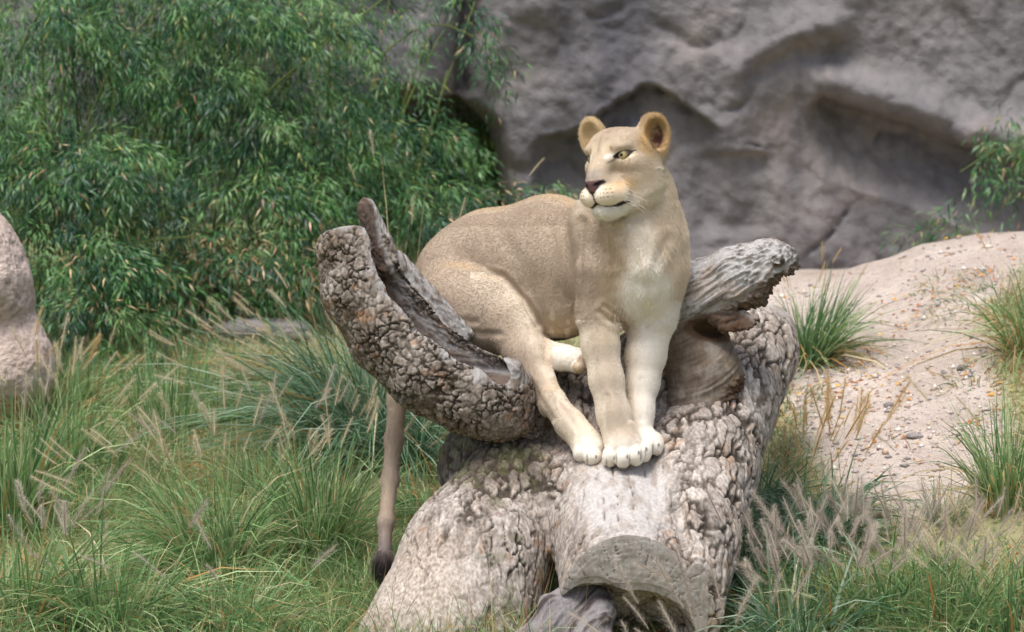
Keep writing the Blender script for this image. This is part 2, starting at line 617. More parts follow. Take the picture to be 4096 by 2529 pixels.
MAT_BOULDER = m.done(c, 0.9, b, 0.15)
bl = np.array([c0[0], c0[1], ground_z(c0[0], c0[1])])
boulder = mesh_obj('boulder', to_world(v), f, MAT_BOULDER, None, True, None, bl)
tag(boulder, 'pale pinkish pitted boulder half in frame beside the bamboo', 'boulder')

# low grey stones beyond the grass
m = NT('grey_stone')
pos = m.pos()
n1 = m.tex('Noise', pos, 9, 6)
n2 = m.tex('Noise', pos, 70, 5)
c = m.mix(srgb(150, 142, 136), srgb(112, 106, 104), m.ramp(n1.outputs[0], [(0.38, (0, 0, 0)), (0.62, (1, 1, 1))]))
MAT_STONE = m.done(c, 0.9, m.bump(n2.outputs[0], 0.6, 0.01, m.bump(n1.outputs[0], 0.5, 0.03)), 0.15)

def stone(px, py, Yd, r, label, seed, mat=None):
    g = on_ground(px, py) if Yd is None else np.array([at(px, py, Yd)[0], Yd, ground_z(at(px, py, Yd)[0], Yd)])
    r = np.array(r) / S
    c = from_world(g + np.array([0, 0, r[1] * S * 0.35]))
    v, f, n = nets([(Ell(c, r), 4, 'u')], max(r.min() / 7, 0.5), pad=3)
    v = v + n * (fbm((v - c) / r.mean() * 1.6, 3, seed) * r.min() * 0.45)[:, None]
    f1, f2, cid = worley((v - c) / r * 1.4, seed)
    v = v + n * ((cid - 0.5) * r.min() * 0.22)[:, None]
    o = mesh_obj('stone', to_world(v), f, mat or MAT_STONE, None, True, None, g)
    tag(o, label, 'stone')
    return o
stone(262, 372, 3.55, (0.20, 0.055, 0.14), 'low flat grey stone behind the feathery grass clump', 3)
stone(222, 345, 4.1, (0.17, 0.17, 0.2), 'upright grey stone in shadow under the bamboo', 5)
for px, py, r, lab, sd in ((889, 406.5, (0.018, 0.012, 0.014), 'small dark pebble alone on the path by the grass clump', 1),
                       (962, 370.5, (0.017, 0.013, 0.015), 'pale rounded pebble at the edge of the weedy patch', 2),
                       (914, 438.5, (0.03, 0.012, 0.02), 'flat grey stone lying on the lower path', 4)):
    stone(px, py, None, r, lab, sd)

# ------------------------------------------------------------------ the fallen log
FUR_COUNT = 260000

def bark_shape(v, n, scale, depth, stretch=None, amount=1.0, seed=11, warp=0.35, wide=0.15):
    """cuts bark plates into a surface; returns moved vertices, crack mask, plate tint"""
    q = v / scale
    if stretch is not None:
        s = unit(stretch)
        q = q - (0.5 if wide < 0.18 else 0.66) * (q @ s)[:, None] * s
    wv = np.stack([fbm(v / (scale * 1.6), 3, seed + 20 + i) for i in range(3)], -1)
    wf = np.stack([fbm(v / (scale * 0.45), 2, seed + 24 + i) for i in range(3)], -1)
    q = q + wv * warp * 2.2 + wf * (0.22 if wide < 0.18 else 0.12)
    f1, f2, cid = worley(q, seed)
    e = f2 - f1
    some = sstep(-0.35, 0.15, fbm(v / (scale * 2.2), 2, seed + 30))
    crack = sstep(wide, wide * 0.25, e) * (0.35 + 0.65 * some)
    g1, g2, gid = worley(q * 2.6 + 5, seed + 7)
    fine = sstep(0.12, 0.0, g2 - g1) * some * (0.7 if wide < 0.18 else 0.12)
    height = (cid - 0.5) * (0.45 if wide < 0.18 else 0.22) + (gid - 0.5) * (0.25 if wide < 0.18 else 0.1) - crack * 1.25 - fine * 0.45 + (0.25 if wide < 0.18 else 0.08) * fbm(v / 6, 3, seed + 3)
    height = height * np.asarray(amount)
    return v + n * (height * depth)[:, None], np.maximum(crack, fine * 0.5) * np.asarray(amount), cid

def flaky_bark(v, n, scale, depth, axis, amount=1.0, seed=11):
    """weathered bark: terraced flakes and long wandering cracks"""
    s = unit(axis)
    al = (v @ s)[:, None] * s
    q = (v - al) + al * 0.38
    q = q + 4.0 * np.stack([fbm(v / 9, 2, seed + 40 + i) for i in range(3)], -1)
    c1 = np.abs(fbm(q / scale, 3, seed))
    c2 = np.abs(fbm((v - 0.5 * al) / (scale * 0.62) + 9, 3, seed + 5))
    some = sstep(-0.15, 0.25, fbm(v / 45, 2, seed + 9))
    crack = np.maximum(sstep(0.085, 0.02, c1) * (0.45 + 0.55 * some), sstep(0.07, 0.015, c2) * some * 0.9)
    t = fbm(q / (scale * 0.85) + 3, 4, seed + 13) * 5.5
    fl = np.floor(t)
    fr = t - fl
    terr = (fl + sstep(0.0, 0.22, fr)) / 5.5
    edge = sstep(0.25, 0.12, fr) * sstep(0.0, 0.06, fr)
    height = 0.6 * terr + 0.12 * fbm(v / 3.2, 2, seed + 17) - 1.0 * crack
    height = height * np.asarray(amount)
    cid = _h(fl.astype(np.int64), np.floor(v[:, 0] / 23).astype(np.int64), np.floor(v[:, 1] / 23).astype(np.int64), seed) * 0.5 + 0.5 * (0.5 + terr)
    return v + n * (height * depth)[:, None], np.clip(crack + 0.25 * edge, 0, 1) * np.asarray(amount), np.clip(cid, 0, 1)

def unit(v):
    v = np.asarray(v, float)
    return v / np.linalg.norm(v)

BARK_PALE = srgb(180, 170, 160)
BARK_PINK = srgb(158, 145, 133)
BARK_GREY = srgb(140, 130, 120)
BARK_DARK = srgb(104, 92, 80)
INNER = srgb(170, 126, 90)
WOOD_GREY = srgb(166, 162, 158)
WOOD_WARM = srgb(150, 136, 118)
ROT = srgb(92, 66, 46)
MOSS = srgb(92, 92, 58)

m = NT('log_surface')
pos = m.pos()
n1 = m.tex('Noise', m.mapv(pos, (1, 0.8, 0.3)), 110, 8)
n2 = m.tex('Noise', m.mapv(pos, (1, 0.8, 0.45)), 240, 4)
bare = m.attr('bare', 'Fac')
c0 = m.attr('tint')
dk = m.mix(c0, (0.58, 0.54, 0.5), 1.0, 'MULTIPLY')
lt = m.mix(c0, (1.25, 1.25, 1.25), 1.0, 'MULTIPLY')
cA = m.mix(dk, lt, m.ramp(n1.outputs[0], [(0.32, (0, 0, 0)), (0.68, (1, 1, 1))]))
cB = m.mix(cA, c0, m.math('MULTIPLY', bare, 0.6))
b1 = m.bump(n1.outputs[0], 0.35, 0.006)
b2 = m.bump(n2.outputs[0], 0.4, 0.004, b1)
MAT_LOG = m.done(cB, 0.9, b2, 0.15)

def tint_bark(v, n, crack, cid, pal):
    N = fbm(v / 30, 4, 41)
    N2 = fbm(v / 9, 3, 43)
    c = mixc(np.tile(pal[0], (len(v), 1)), pal[1], sstep(-0.25, 0.35, N))
    c = mixc(c, pal[2], sstep(0.05, 0.45, N2) * 0.7)
    c = c * (0.8 + 0.4 * cid)[:, None]
    c = mixc(c, INNER, sstep(0.25, 0.55, fbm(v / 14, 3, 47)) * 0.45)
    return mixc(c, BARK_DARK * 0.42, np.clip(crack * 1.1, 0, 0.95))

log_base = to_world(rp(600, 632, -60))
fallen_log = empty('fallen_log', log_base)
tag(fallen_log, 'huge weathered grey-brown fallen tree log with cracked bark and hollow raised limb under the lioness', 'log')

def log_part(name, v, f, tint, bare_):
    return mesh_obj(name, to_world(v), f, MAT_LOG, fallen_log, True, {'tint': tint, 'bare': bare_}, log_base)

# --- trunk: stub towards the viewer, right flank, left root leg
TR = []
STUB = [(rp(604, 474, 70), 66), (rp(612, 508, 10), 67), (rp(621, 545, -60), 66), (rp(628, 601, -150), 65)]
TR += chain([(rp(752, 352, 190), 50), (rp(722, 410, 110), 54), (rp(697, 470, 30), 60), (rp(680, 545, -70), 56), (rp(668, 622, -150), 52)], 14)
TR += chain([(rp(655, 372, 120), 52), (rp(610, 440, 90), 66)], 18)
TR += chain([(rp(535, 464, 104), 56), (rp(492, 468, 100), 56)], 12)
TR += chain([(rp(512, 496, 44), 60), (rp(478, 560, -8), 74), (rp(448, 655, -60), 92)], 18)
TR += chain(STUB, 10)
TR += [(Ell(rp(585, 500, 20), (60, 48, 60)), 16, 'u'), (Ell(rp(574, 424, 108), (62, 58, 46)), 14, 'u')]
TR += [(Half(rp(628, 600, -142), (0.0, 0.55, -0.83)), 3, 's')] if False else []
end_n = unit([0.05, 0.28, -0.96])
TR += [(Ell(rp(634, 640, -160), (64, 47, 90)), 8, 's'),
       (Ell(rp(596, 606, -160), (34, 22, 60)), 6, 's'),
       (Cap(rp(676, 492, -98), rp(694, 600, -190), 4, 7), 8, 's'),
       (Cap(rp(556, 556, -70), rp(556, 650, -140), 4, 15), 10, 's')]
v, f, n = nets(TR, 1.7)
# saw cut: flatten everything beyond the end plane
e0 = rp(628, 590, -152)
dd = (v - e0) @ end_n
sel = (dd > 0) & (v[:, 0] + 512 > 545)
v = np.where(sel[:, None], v - (dd * 0.96)[:, None] * end_n, v)
cut = sstep(-4, 2, dd + 2.5 * fbm(v / 7, 3, 39)) * (v[:, 0] + 512 > 545) * (v[:, 0] + 512 < 702)
X, Y, W = 512 + v[:, 0], 316 + v[:, 1], v[:, 2]
stub_top = sstep(70, 40, np.hypot((X - 622) / 0.9, (W + 80) / 1.6)) * sstep(440, 470, Y) * (X > 565) * (X < 690)
worn = stub_top * sstep(-0.1, -0.5, n[:, 1] + 0.15 * fbm(v / 12, 3, 71))
amt = 1 - np.clip(cut + worn * 0.85, 0, 0.95)
side_plain = sstep(500, 580, Y) * sstep(500, 440, X)       # left leg: flatter bark
amt2 = amt * (1 - 0.55 * side_plain)
plates = sstep(-0.25, 0.2, fbm(v / 60, 2, 44) + 0.5 * sstep(560, 480, Y) - 0.2 + 0.4 * sstep(660, 700, X)) * (1 - 0.8 * side_plain)
v1, crack, cid = bark_shape(v, n, 14, 3.0, (-0.15, 0.85, -0.5), amt * plates, 11, wide=0.2)
v2, crack2, cid2 = flaky_bark(v, n, 24, 3.6, (0.0, 0.85, -0.5), amt * (1 - 0.85 * plates), 12)
v1 = v1 + v2 - v
crack = np.maximum(crack, crack2)
cid = cid * plates + cid2 * (1 - plates)
tint = tint_bark(v, n, crack, cid, (BARK_PALE, BARK_PINK, BARK_GREY))
tint = mixc(tint, srgb(184, 170, 156), side_plain * 0.5)
tint = mixc(tint, mixc(np.tile(srgb(184, 178, 172), (len(v), 1)), srgb(152, 142, 132), sstep(-0.1, 0.4, fbm(v / np.array([7, 16, 22]), 4, 33))), worn * 0.85)
# radial checks and rings on the saw cut
ang = np.arctan2(Y - 612, X - 628)
rad_ = np.hypot(X - 628, Y - 612)
chk = sstep(0.06, 0.0, np.abs(((ang * 7 + 0.6 * fbm(v / 20, 2, 5)) % 1.0) - 0.5)) * sstep(15, 45, rad_) * sstep(-0.1, 0.15, fbm(v / 16, 2, 66))
rings = 0.5 + 0.5 * np.sin(rad_ * 1.1 + 3 * fbm(v / 15, 2, 6))
ct = mixc(np.tile(srgb(178, 170, 162), (len(v), 1)), srgb(150, 138, 126), 0.25 * rings + 0.5 * sstep(-0.1, 0.4, fbm(v / 9, 4, 34)))
ct = mixc(ct, ROT * 0.6, chk * 0.8)
tint = mixc(tint, ct, cut)
v1 = v1 - n * (cut * (chk * 2.0 + rings * 0.2 + 1.2 * fbm(v / 6, 3, 35)))[:, None]
gcr = sstep(0.05, 0.0, np.abs((((X - 622) / 16 + 0.35 * fbm(v / 22, 2, 8)) % 1.0) - 0.5)) * worn * sstep(-0.1, 0.2, fbm(v / 14, 2, 9))
v1 = v1 - n * (gcr * 3)[:, None]
tint = mixc(tint, ROT * 0.5, gcr * 0.8)
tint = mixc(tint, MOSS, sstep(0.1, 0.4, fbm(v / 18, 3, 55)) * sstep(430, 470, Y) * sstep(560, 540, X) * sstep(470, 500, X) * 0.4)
moss_shade = sstep(500, 470, Y + 10 * fbm(v / 12, 2, 36)) * sstep(560, 530, X) * (Y > 380)  # dark moss, with the shade under the limb painted into the colour
tint = mixc(tint, mixc(np.tile(srgb(66, 58, 48), (len(v), 1)), srgb(84, 84, 56), sstep(-0.1, 0.3, fbm(v / 10, 3, 37))), moss_shade * 0.8)
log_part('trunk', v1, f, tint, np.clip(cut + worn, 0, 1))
TRUNK = TR

# --- hollow limb rising to the left
AX = [(rp(352, 214, 46), 29), (rp(353, 250, 44), 35), (rp(364, 290, 42), 41), (rp(393, 332, 40), 45), (rp(432, 369, 32), 46), (rp(474, 392, 24), 43), (rp(500, 402, 24), 41)]
HL = chain(AX, 12)
on = unit([0.74, -0.56, -0.36])
HL += [(Cap(rp(489, 364, 2), rp(512, 372, 2), 12, 13, flat=(0, 0, 1), f=0.8), 5, 'u')]
hol = []
for i in range(len(AX) - 2):
    a, ra = AX[i]
    b, rb = AX[i + 1]
    up_a = a - np.array([0, 40, 0]) if i == 0 else a
    ka, kb = (0.56, 0.62, 0.70, 0.74, 0.74, 0.74)[i], (0.62, 0.70, 0.74, 0.74, 0.74, 0.74)[i]
    hol.append((Cap(up_a + on * ra * (1.16 - ka) , b + on * rb * (1.22 - kb), ra * ka, rb * kb), 3, 's'))
HL += hol
HL += [(Cap(rp(500, 408, 40), rp(560, 440, 110), 32, 34), 8, 'u'), (Half(rp(530, 380, 0), (-1, 0.03, 0.25)), 12, 's')]
HL += [(Half(rp(336, 221, 0), unit([0.05, 1, -0.35])), 3, 's')]
HL += [(Cap(rp(388, 264, 60), rp(366.5, 208, 56), 15, 10.5, flat=(0.5, 0, 0.87), f=0.7), 7, 'u'),
       (Cap(rp(394, 262, 66), rp(466, 336, 66), 9, 6, flat=(0.75, -0.6, 0), f=1.5), 6, 'u')]
v, f, n = nets(HL, 1.3)
X, Y, W = 512 + v[:, 0], 316 + v[:, 1], v[:, 2]
q = np.full(len(v), 9.0)
axis_d = np.zeros((len(v), 3))
best = np.full(len(v), 1e9)
for i in range(len(AX) - 1):
    a, ra = AX[i]
    b, rb = AX[i + 1]
    ab = b - a
    t = np.clip((v - a) @ ab / (ab @ ab), 0, 1)
    r = v - (a + t[:, None] * ab)
    dist = np.linalg.norm(r, axis=1)
    g = dist < best
    best = np.where(g, dist, best)
    q = np.where(g, dist / (ra + (rb - ra) * t), q)
    axis_d = np.where(g[:, None], unit(ab), axis_d)
nz = fbm(v / 14, 3, 81)
rim = sstep(0.62, 0.85, (n @ on) + 0.25 * nz)
spk = (Y < 345) & ((W > 56) & (n @ on > -0.2))
bare_ = np.clip(rim + sstep(0.95, 0.86, q) + spk + sstep(232, 222, Y + 8 * nz), 0, 1)
blk = ((X > 474) & (Y < 386 + 6 * nz) & (X < 530) & (W < 24))
bare_ = np.maximum(bare_, blk * sstep(388, 378, Y + 6 * nz))
bare_ = bare_ * (1 - sstep(512, 518, X) * sstep(380, 388, Y))
v1, crack, cid = bark_shape(v, n, 9.8, 2.7, None, 1 - bare_, 29, wide=0.17)
tint = tint_bark(v, n, crack, cid, (BARK_GREY, BARK_DARK * 1.1, BARK_PALE * 0.9))
tint = mixc(tint, srgb(160, 142, 124), sstep(385, 330, Y - 0.3 * (X - 400)) * sstep(330, 300, X) * 0.5)
gr = fbm(np.stack([(v * axis_d).sum(1) / 34, best * 0.5, (v @ np.array([0.3, 0.4, 0.86])) * 0.32], -1), 4, 91)
wood = mixc(np.tile(WOOD_GREY * 0.92, (len(v), 1)), srgb(116, 104, 94), sstep(-0.15, 0.35, gr))
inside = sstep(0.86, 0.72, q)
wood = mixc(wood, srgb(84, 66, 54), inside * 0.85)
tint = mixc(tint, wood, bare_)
v1 = v1 + n * (bare_ * gr * 2.2)[:, None]
log_part('hollow_limb', v1, f, tint, bare_)

# --- broken grey branch rising to the right
bax = unit(rp(782, 256, 40) - rp(690, 305, 60))
BR = chain([(rp(668, 312, 74), 38), (rp(700, 298, 62), 36), (rp(738, 280, 50), 34), (rp(764, 266, 44), 25), (rp(780, 261, 38), 18)], 10)
BR += [(Ell(rp(776, 259, 20), (8.5, 8, 8)), 3, 'u'), (Ell(rp(775, 259, 11), (4.2, 4.2, 5)), 2.0, 's')]
BR += [(Ell(rp(800, 296, 36), (34, 26, 44)), 4, 's'), (Ell(rp(764, 320, 36), (34, 16, 60)), 4, 's'), (Ell(rp(723, 332, 8), (34, 16, 26)), 5, 's')]
BR += chain([(rp(692, 346, 74), 40), (rp(708, 376, 60), 34), (rp(700, 402, 58), 34)], 8)
BR += [(Ell(rp(722, 327, 22), (30, 11.5, 46)), 4, 's'), (Ell(rp(752, 350, 20), (12, 30, 60)), 4, 's')]
BR += chain([(rp(716, 320, 34), 8), (rp(744, 318, 32), 5.5), (rp(757, 318, 30), 3.2)], 4)
BR += chain([(rp(722, 328, 30), 6), (rp(752, 323, 26), 3)], 3)
BR += chain([(rp(772, 268, 34), 7), (rp(789, 271, 30), 4)], 3)
v, f, n = nets(BR, 1.3)
X, Y, W = 512 + v[:, 0], 316 + v[:, 1], v[:, 2]
par = v @ bax
per = v - par[:, None] * bax
gq = np.concatenate([per * 0.30, par[:, None] / 42], 1)[:, [0, 1, 2]] if False else np.stack([per[:, 1] * 0.5 + 0.02 * par, per[:, 2] * 0.5, par / 46], -1)
gq = gq + 0.5 * np.stack([fbm(v / 30, 2, 95), fbm(v / 30, 2, 96), np.zeros(len(v))], -1)
gr = fbm(gq, 4, 92)
lower = sstep(318, 330, Y + 6 * fbm(v / 12, 2, 4))
ang = np.hypot((X - 668), (Y - 300))
curv = fbm(0.35 * fbm(v / 20, 2, 31)[:, None] + np.stack([ang * 0.4, W / 30, np.arctan2(Y - 300, X - 668) * 2], -1), 3, 93)
g2 = gr * (1 - lower) + curv * lower
tint = mixc(np.tile(WOOD_GREY * 1.04, (len(v), 1)), srgb(104, 96, 88), sstep(-0.05, 0.36, gr))
tint = mixc(tint, srgb(172, 152, 136), sstep(0.0, 0.4, fbm(v / 24, 3, 97)) * 0.45)
lowc = mixc(np.tile(srgb(126, 112, 98), (len(v), 1)), srgb(80, 68, 58), sstep(-0.25, 0.4, curv) * 0.55)
lowc = mixc(lowc, srgb(150, 140, 128), sstep(0.05, 0.4, fbm(v / 11, 3, 38)) * 0.6)
lowc = mixc(lowc, srgb(146, 116, 72), sstep(0.2, 0.5, fbm(v / 16, 3, 98)) * sstep(350, 375, Y) * 0.5)
tint = mixc(tint, lowc, lower)
brk = np.clip(sstep(0.25, 0.7, n @ unit([0.5, 0.85, 0])) * sstep(700, 735, X) , 0, 1)
hole = sstep(1.25, 0.95, np.hypot((X - 722) / 33, (Y - 327) / 14)) * (W > -10)  # rot brown that also paints the hole's shade deeper
tint = mixc(tint, ROT * 0.8, np.maximum(brk * 0.8, hole * 0.85))
rag = fbm(v / np.array([5.0, 2.2, 5.0]), 3, 99)
v1 = v + n * (g2 * (4.0 - 2.8 * lower) * (1 - brk) + 2.5 * fbm(v / 20, 2, 65) + brk * rag * 8)[:, None]
log_part('broken_branch', v1, f, tint, np.ones(len(v)))

# --- far stretch of trunk, bark stripped off its top
RT = chain([(rp(738, 370, 215), 36), (rp(752, 350, 300), 39), (rp(763, 337, 420), 38)], 8)
v, f, n = nets(RT, 2.0)
strip = sstep(0.25, -0.15, n[:, 1] + 0.25 * fbm(v / 18, 3, 60))
v1, crack, cid = bark_shape(v, n, 13, 3.4, (0.6, -0.2, 0.8), 1 - strip, 61)
tint = tint_bark(v, n, crack, cid, (BARK_GREY, BARK_PALE, BARK_DARK))
st = fbm(v / np.array([14, 9, 40]), 3, 62)
tint = mixc(tint, mixc(np.tile(srgb(178, 170, 160), (len(v), 1)), srgb(150, 140, 128), sstep(-0.2, 0.4, st)), strip)
log_part('stripped_trunk', v1, f, tint, strip)

# --- rotten grey slab under the saw cut
SL = chain([(rp(592, 590, -118), 17), (rp(560, 618, -150), 22), (rp(528, 660, -180), 26)], 10, flat=(0.6, -0.4, -0.6), f=0.6)
SL += chain([(rp(600, 604, -126), 14), (rp(590, 640, -160), 22), (rp(575, 670, -180), 24)], 8)
v, f, n = nets(SL, 1.5)
sl_ax = unit(rp(528, 660, -180) - rp(592, 590, -118))
par = v @ sl_ax
per = v - par[:, None] * sl_ax
gr = fbm(np.stack([per[:, 0] * 0.22, per[:, 2] * 0.22, par / 40], -1), 4, 63)
v1 = v + n * (gr * 3.0 + 5 * fbm(v / 22, 2, 64))[:, None]
tint = mixc(np.tile(srgb(132, 126, 124), (len(v), 1)), srgb(66, 58, 54), sstep(-0.15, 0.35, gr))
log_part('rotten_slab', v1, f, tint, np.ones(len(v)))

# ------------------------------------------------------------------ the lioness
def unit(v):
    v = np.asarray(v, float)
    return v / np.linalg.norm(v)

# head frame (x: her left = picture right, y: up, z: where she looks)
EYE_X, EYE_Y, EYE_A = 20.3, 8.0, 0.30
HF = unit([-0.616, 0.06, -0.788])
HR = np.array([0.788, -0.085, -0.616])
HR = unit(HR - (HR @ HF) * HF)
HU = np.cross(HR, HF)
if HU[1] > 0:
    HU = -HU
HO = rp(620.4, 164, -34)
HAX = np.array([HR, HU, HF])

def hp(x, y, z):
    return HO + x * HR + y * HU + z * HF

def to_head(p):
    return (p - HO) @ HAX.T

def lion_prims():
    P = []
    def E(c, r, k=14, ax=None, op='u'):
        P.append((Ell(c, r, ax), k, op))
    def head_of(yaw):            # axes: along the spine, up, sideways
        a = math.radians(yaw)
        return np.array([[math.sin(a), 0, -math.cos(a)], [0, -1, 0], [-math.cos(a), 0, -math.sin(a)]])
    # trunk
    E(rp(611, 263, 42), (58, 69, 47), 10, head_of(36))
    E(rp(549, 264, 104), (76, 71.5, 49), 26, head_of(45))
    E(rp(490, 273, 148), (66, 67, 45), 26, head_of(48))
    E(rp(457, 289, 172), (49, 58, 45), 24, head_of(50))
    E(rp(556, 305, 88), (50, 35, 32), 16, head_of(45))           # belly
    # chest, neck
    E(rp(636, 266, 0), (47, 56, 40), 16)
    E(rp(633, 232, -14), (38, 42, 34), 18)
    P.extend(chain([(rp(634, 232, 18), 49), (rp(633, 200, 4), 41), (rp(630, 170, -8), 34)], 16))
    E(rp(643, 262, -32), (14, 36, 12), 16)                       # breast bone
    # shoulders
    E(rp(585, 232, 26), (16, 34, 26), 8)
    P.append((Cap(rp(618, 226, -34), rp(640, 268, -44), 9, 7), 12, 'u'))
    P.append((Cap(rp(664, 226, -12), rp(648, 270, -40), 9, 7), 12, 'u'))
    E(rp(599, 250, 2), (21, 56, 34), 5, head_of(30)[[2, 1, 0]])
    E(rp(668, 252, 26), (20, 50, 32), 9)
    # right fore leg (nearer, picture left)
    P.extend(chain([(rp(600, 270, -12), 25), (rp(597.5, 312, -6), 21.5), (rp(600.5, 346, -14), 17.8), (rp(606.5, 380, -24), 16.2),
                    (rp(613.5, 414, -33), 15.6), (rp(618, 434, -38), 15.6)], 7))
    E(rp(590, 315, 4), (12, 17, 13), 6)                          # elbow
    # left fore leg
    P.extend(chain([(rp(664, 270, 14), 25), (rp(651.5, 316, 16), 24), (rp(645.5, 356, 8), 19.3), (rp(643, 382, 2), 15.4),
                    (rp(639.5, 412, -10), 13), (rp(640, 434, -20), 12.6)], 8))
    # fore paws
    E(rp(624, 446, -46), (18.5, 14, 21), 6)
    for x, y, w, r in ((609.8, 457, -54, 7.4), (623, 458, -64, 7.9), (636, 455.5, -62, 7.8), (645.2, 451.5, -50, 6.2)):
        E(rp(x, y, w), (r, 10, 13), 3.2)
    E(rp(648, 442, -28), (15, 12, 16), 6)
    for x, y, w, r in ((648.5, 446.5, -38, 6.8), (656.6, 446, -32, 6.2)):
        E(rp(x, y, w), (r, 9, 11.5), 3.0)
    P.append((Cap(rp(631.5, 424, -46), rp(638, 443, -48), 3.4, 4.2), 4, 'u'))
    # near hind leg
    P.extend(chain([(rp(462, 296, 146), 46), (rp(512, 321, 94), 26.5)], 4))
    th_ax = np.array([unit([0.86, 0.40, -0.32]), unit([0.42, -0.90, 0.02]), [0, 0, 0]])
    th_ax[1] = unit(th_ax[1] - (th_ax[1] @ th_ax[0]) * th_ax[0])
    th_ax[2] = np.cross(th_ax[0], th_ax[1])
    E(rp(478, 309, 104), (64, 43, 40), 5, th_ax)
    P.extend(chain([(rp(510, 324, 80), 28), (rp(527, 354, 58), 21), (rp(541, 381, 38), 13.4)], 8))
    P.extend(chain([(rp(542, 381, 38), 13), (rp(553, 402, 18), 12.4), (rp(570, 424, -2), 14), (rp(586, 442, -16), 15)], 6))
    P.append((Cap(rp(534, 380, 46), rp(547, 410, 26), 6.5, 6.5), 7, 'u'))
    E(rp(590, 448, -22), (16, 12, 17), 6)
    for x, y, w, r in ((581.5, 453, -28, 8.2), (592.5, 456.5, -36, 9.0)):
        E(rp(x, y, w), (r, 9, 12.5), 2.0)
    # far hind foot
    P.extend(chain([(rp(520, 338, 104), 15), (rp(546, 355, 66), 14), (rp(565, 359, 46), 14.5)], 6))
    E(rp(577, 361, 36), (13, 13, 14), 6)
    E(rp(584, 360, 26), (8, 8, 10), 2.5)
    E(rp(580, 367, 24), (8, 7, 10), 2.5)
    # tail
    P.extend(chain([(rp(424, 282, 196), 11), (rp(405, 330, 178), 10), (rp(398, 372, 156), 9.7), (rp(397.5, 400, 140), 9.4), (rp(394, 440, 118), 8.7), (rp(390, 480, 96), 7.8),
                    (rp(386, 522, 64), 6.8), (rp(384.5, 552, 52), 6.8)], 8))
    E(rp(383.6, 568, 48), (9.0, 14, 9.0), 6)
    # ---- head
    def EH(c, r, k=8, rot=None, op='u'):
        ax = HAX
        if rot is not None:
            ax = rot @ HAX
        E(hp(*c), r, k, ax, op)
    EH((0, 5, -10), (33, 31, 37), 10)
    EH((0, 19, 8), (25, 15, 20), 9)                # forehead
    for s in (-1, 1):
        EH((s * 19.5, -13, -4), (16.5, 23, 25), 9)      # cheek
        EH((s * 23, -1, 7), (10, 9, 14), 7)        # cheek bone
        EH((s * 19.5, -28, -7), (15, 15.5, 21), 8)      # jaw muscle
    P.append((Cap(hp(0, 18, 16), hp(0, -13, 43), 16, 10.2, flat=HU * 0.8 + HF * 0.6, f=0.8), 8, 'u'))    # bridge
    EH((0, -24, 28), (18.5, 16, 19), 8)               # muzzle
    for s in (-1, 1):
        EH((s * 9.2, -30.5, 40), (12, 10.2, 12.5), 4)   # lip pads
        EH((s * 15, -30, 28), (11, 11.5, 14.5), 5)
        EH((s * 17, 16.5, 19), (9, 4.2, 8), 6)    # brow
    EH((0, -18.4, 46.8), (10.4, 4.6, 6.6), 2.5)              # nose
    EH((0, -23.5, 48), (4.5, 5.5, 5), 2.5)
    EH((0, -45.5, 31.5), (12.5, 7.2, 13.5), 4)             # chin
    for s in (-1, 1):
        P.append((Cap(hp(s * 5, -44, 29), hp(s * 18, -34, 0), 8.5, 13), 6, 'u'))
    # mouth slit
    P.append((Cap(hp(0, -27, 53.5), hp(0, -37, 53), 0.7, 1.0), 1.2, 's'))
    for s in (-1, 1):
        q = [(0, -37.4, 52.5), (s * 6, -40.6, 49.5), (s * 12, -41.8, 43), (s * 17, -41.2, 36), (s * 21.5, -39.0, 27)]
        for i in range(len(q) - 1):
            P.append((Cap(hp(*q[i]), hp(*q[i + 1]), 0.7, 0.9), 1.2, 's'))
        P.append((Cap(hp(s * 5.0, -20.2, 53), hp(s * 10.6, -17.6, 47), 1.6, 1.1), 1.2, 's'))     # nostril
        # eye opening
        c, sn = math.cos(EYE_A), math.sin(EYE_A)
        rot = np.array([[c, s * sn, 0], [-s * sn, c, 0], [0, 0, 1]])
        EH((s * EYE_X, EYE_Y, 29), (5.2, 2.35, 14), 1.0, rot, 's')
    # ears
    def ear(c, n, r, up=(0, -1, 0), k=5):
        n = unit(n)
        u = np.asarray(up, float)
        u = unit(u - (u @ n) * n)
        ax = np.array([np.cross(u, n), u, n])
        P.append((Ell(c, r, ax), k, 'u'))
        return [(Ell(c + n * r[2] * 0.95 + u * 1.0, (r[0] * 0.80, r[1] * 0.82, r[2] * 1.15), ax), 3, 's')]
    cuts = ear(rp(653, 135, -22), (0.40, -0.02, -0.9), (17.8, 21.5, 12), up=(0.10, -1, 0))
    P.append((Ell(rp(660, 150, -20), (8, 13, 10)), 6, 'u'))
    P.append((Ell(rp(645, 149, -22), (14, 14, 14)), 8, 'u'))
    cuts += ear(rp(593.5, 138.5, 2), (-0.36, 0.05, -0.92), (13.6, 21.5, 10), up=(-0.24, -1, 0))
    P.extend(cuts)
    return P

LP = lion_prims()
lv, lf, ln = nets(LP, 1.25)

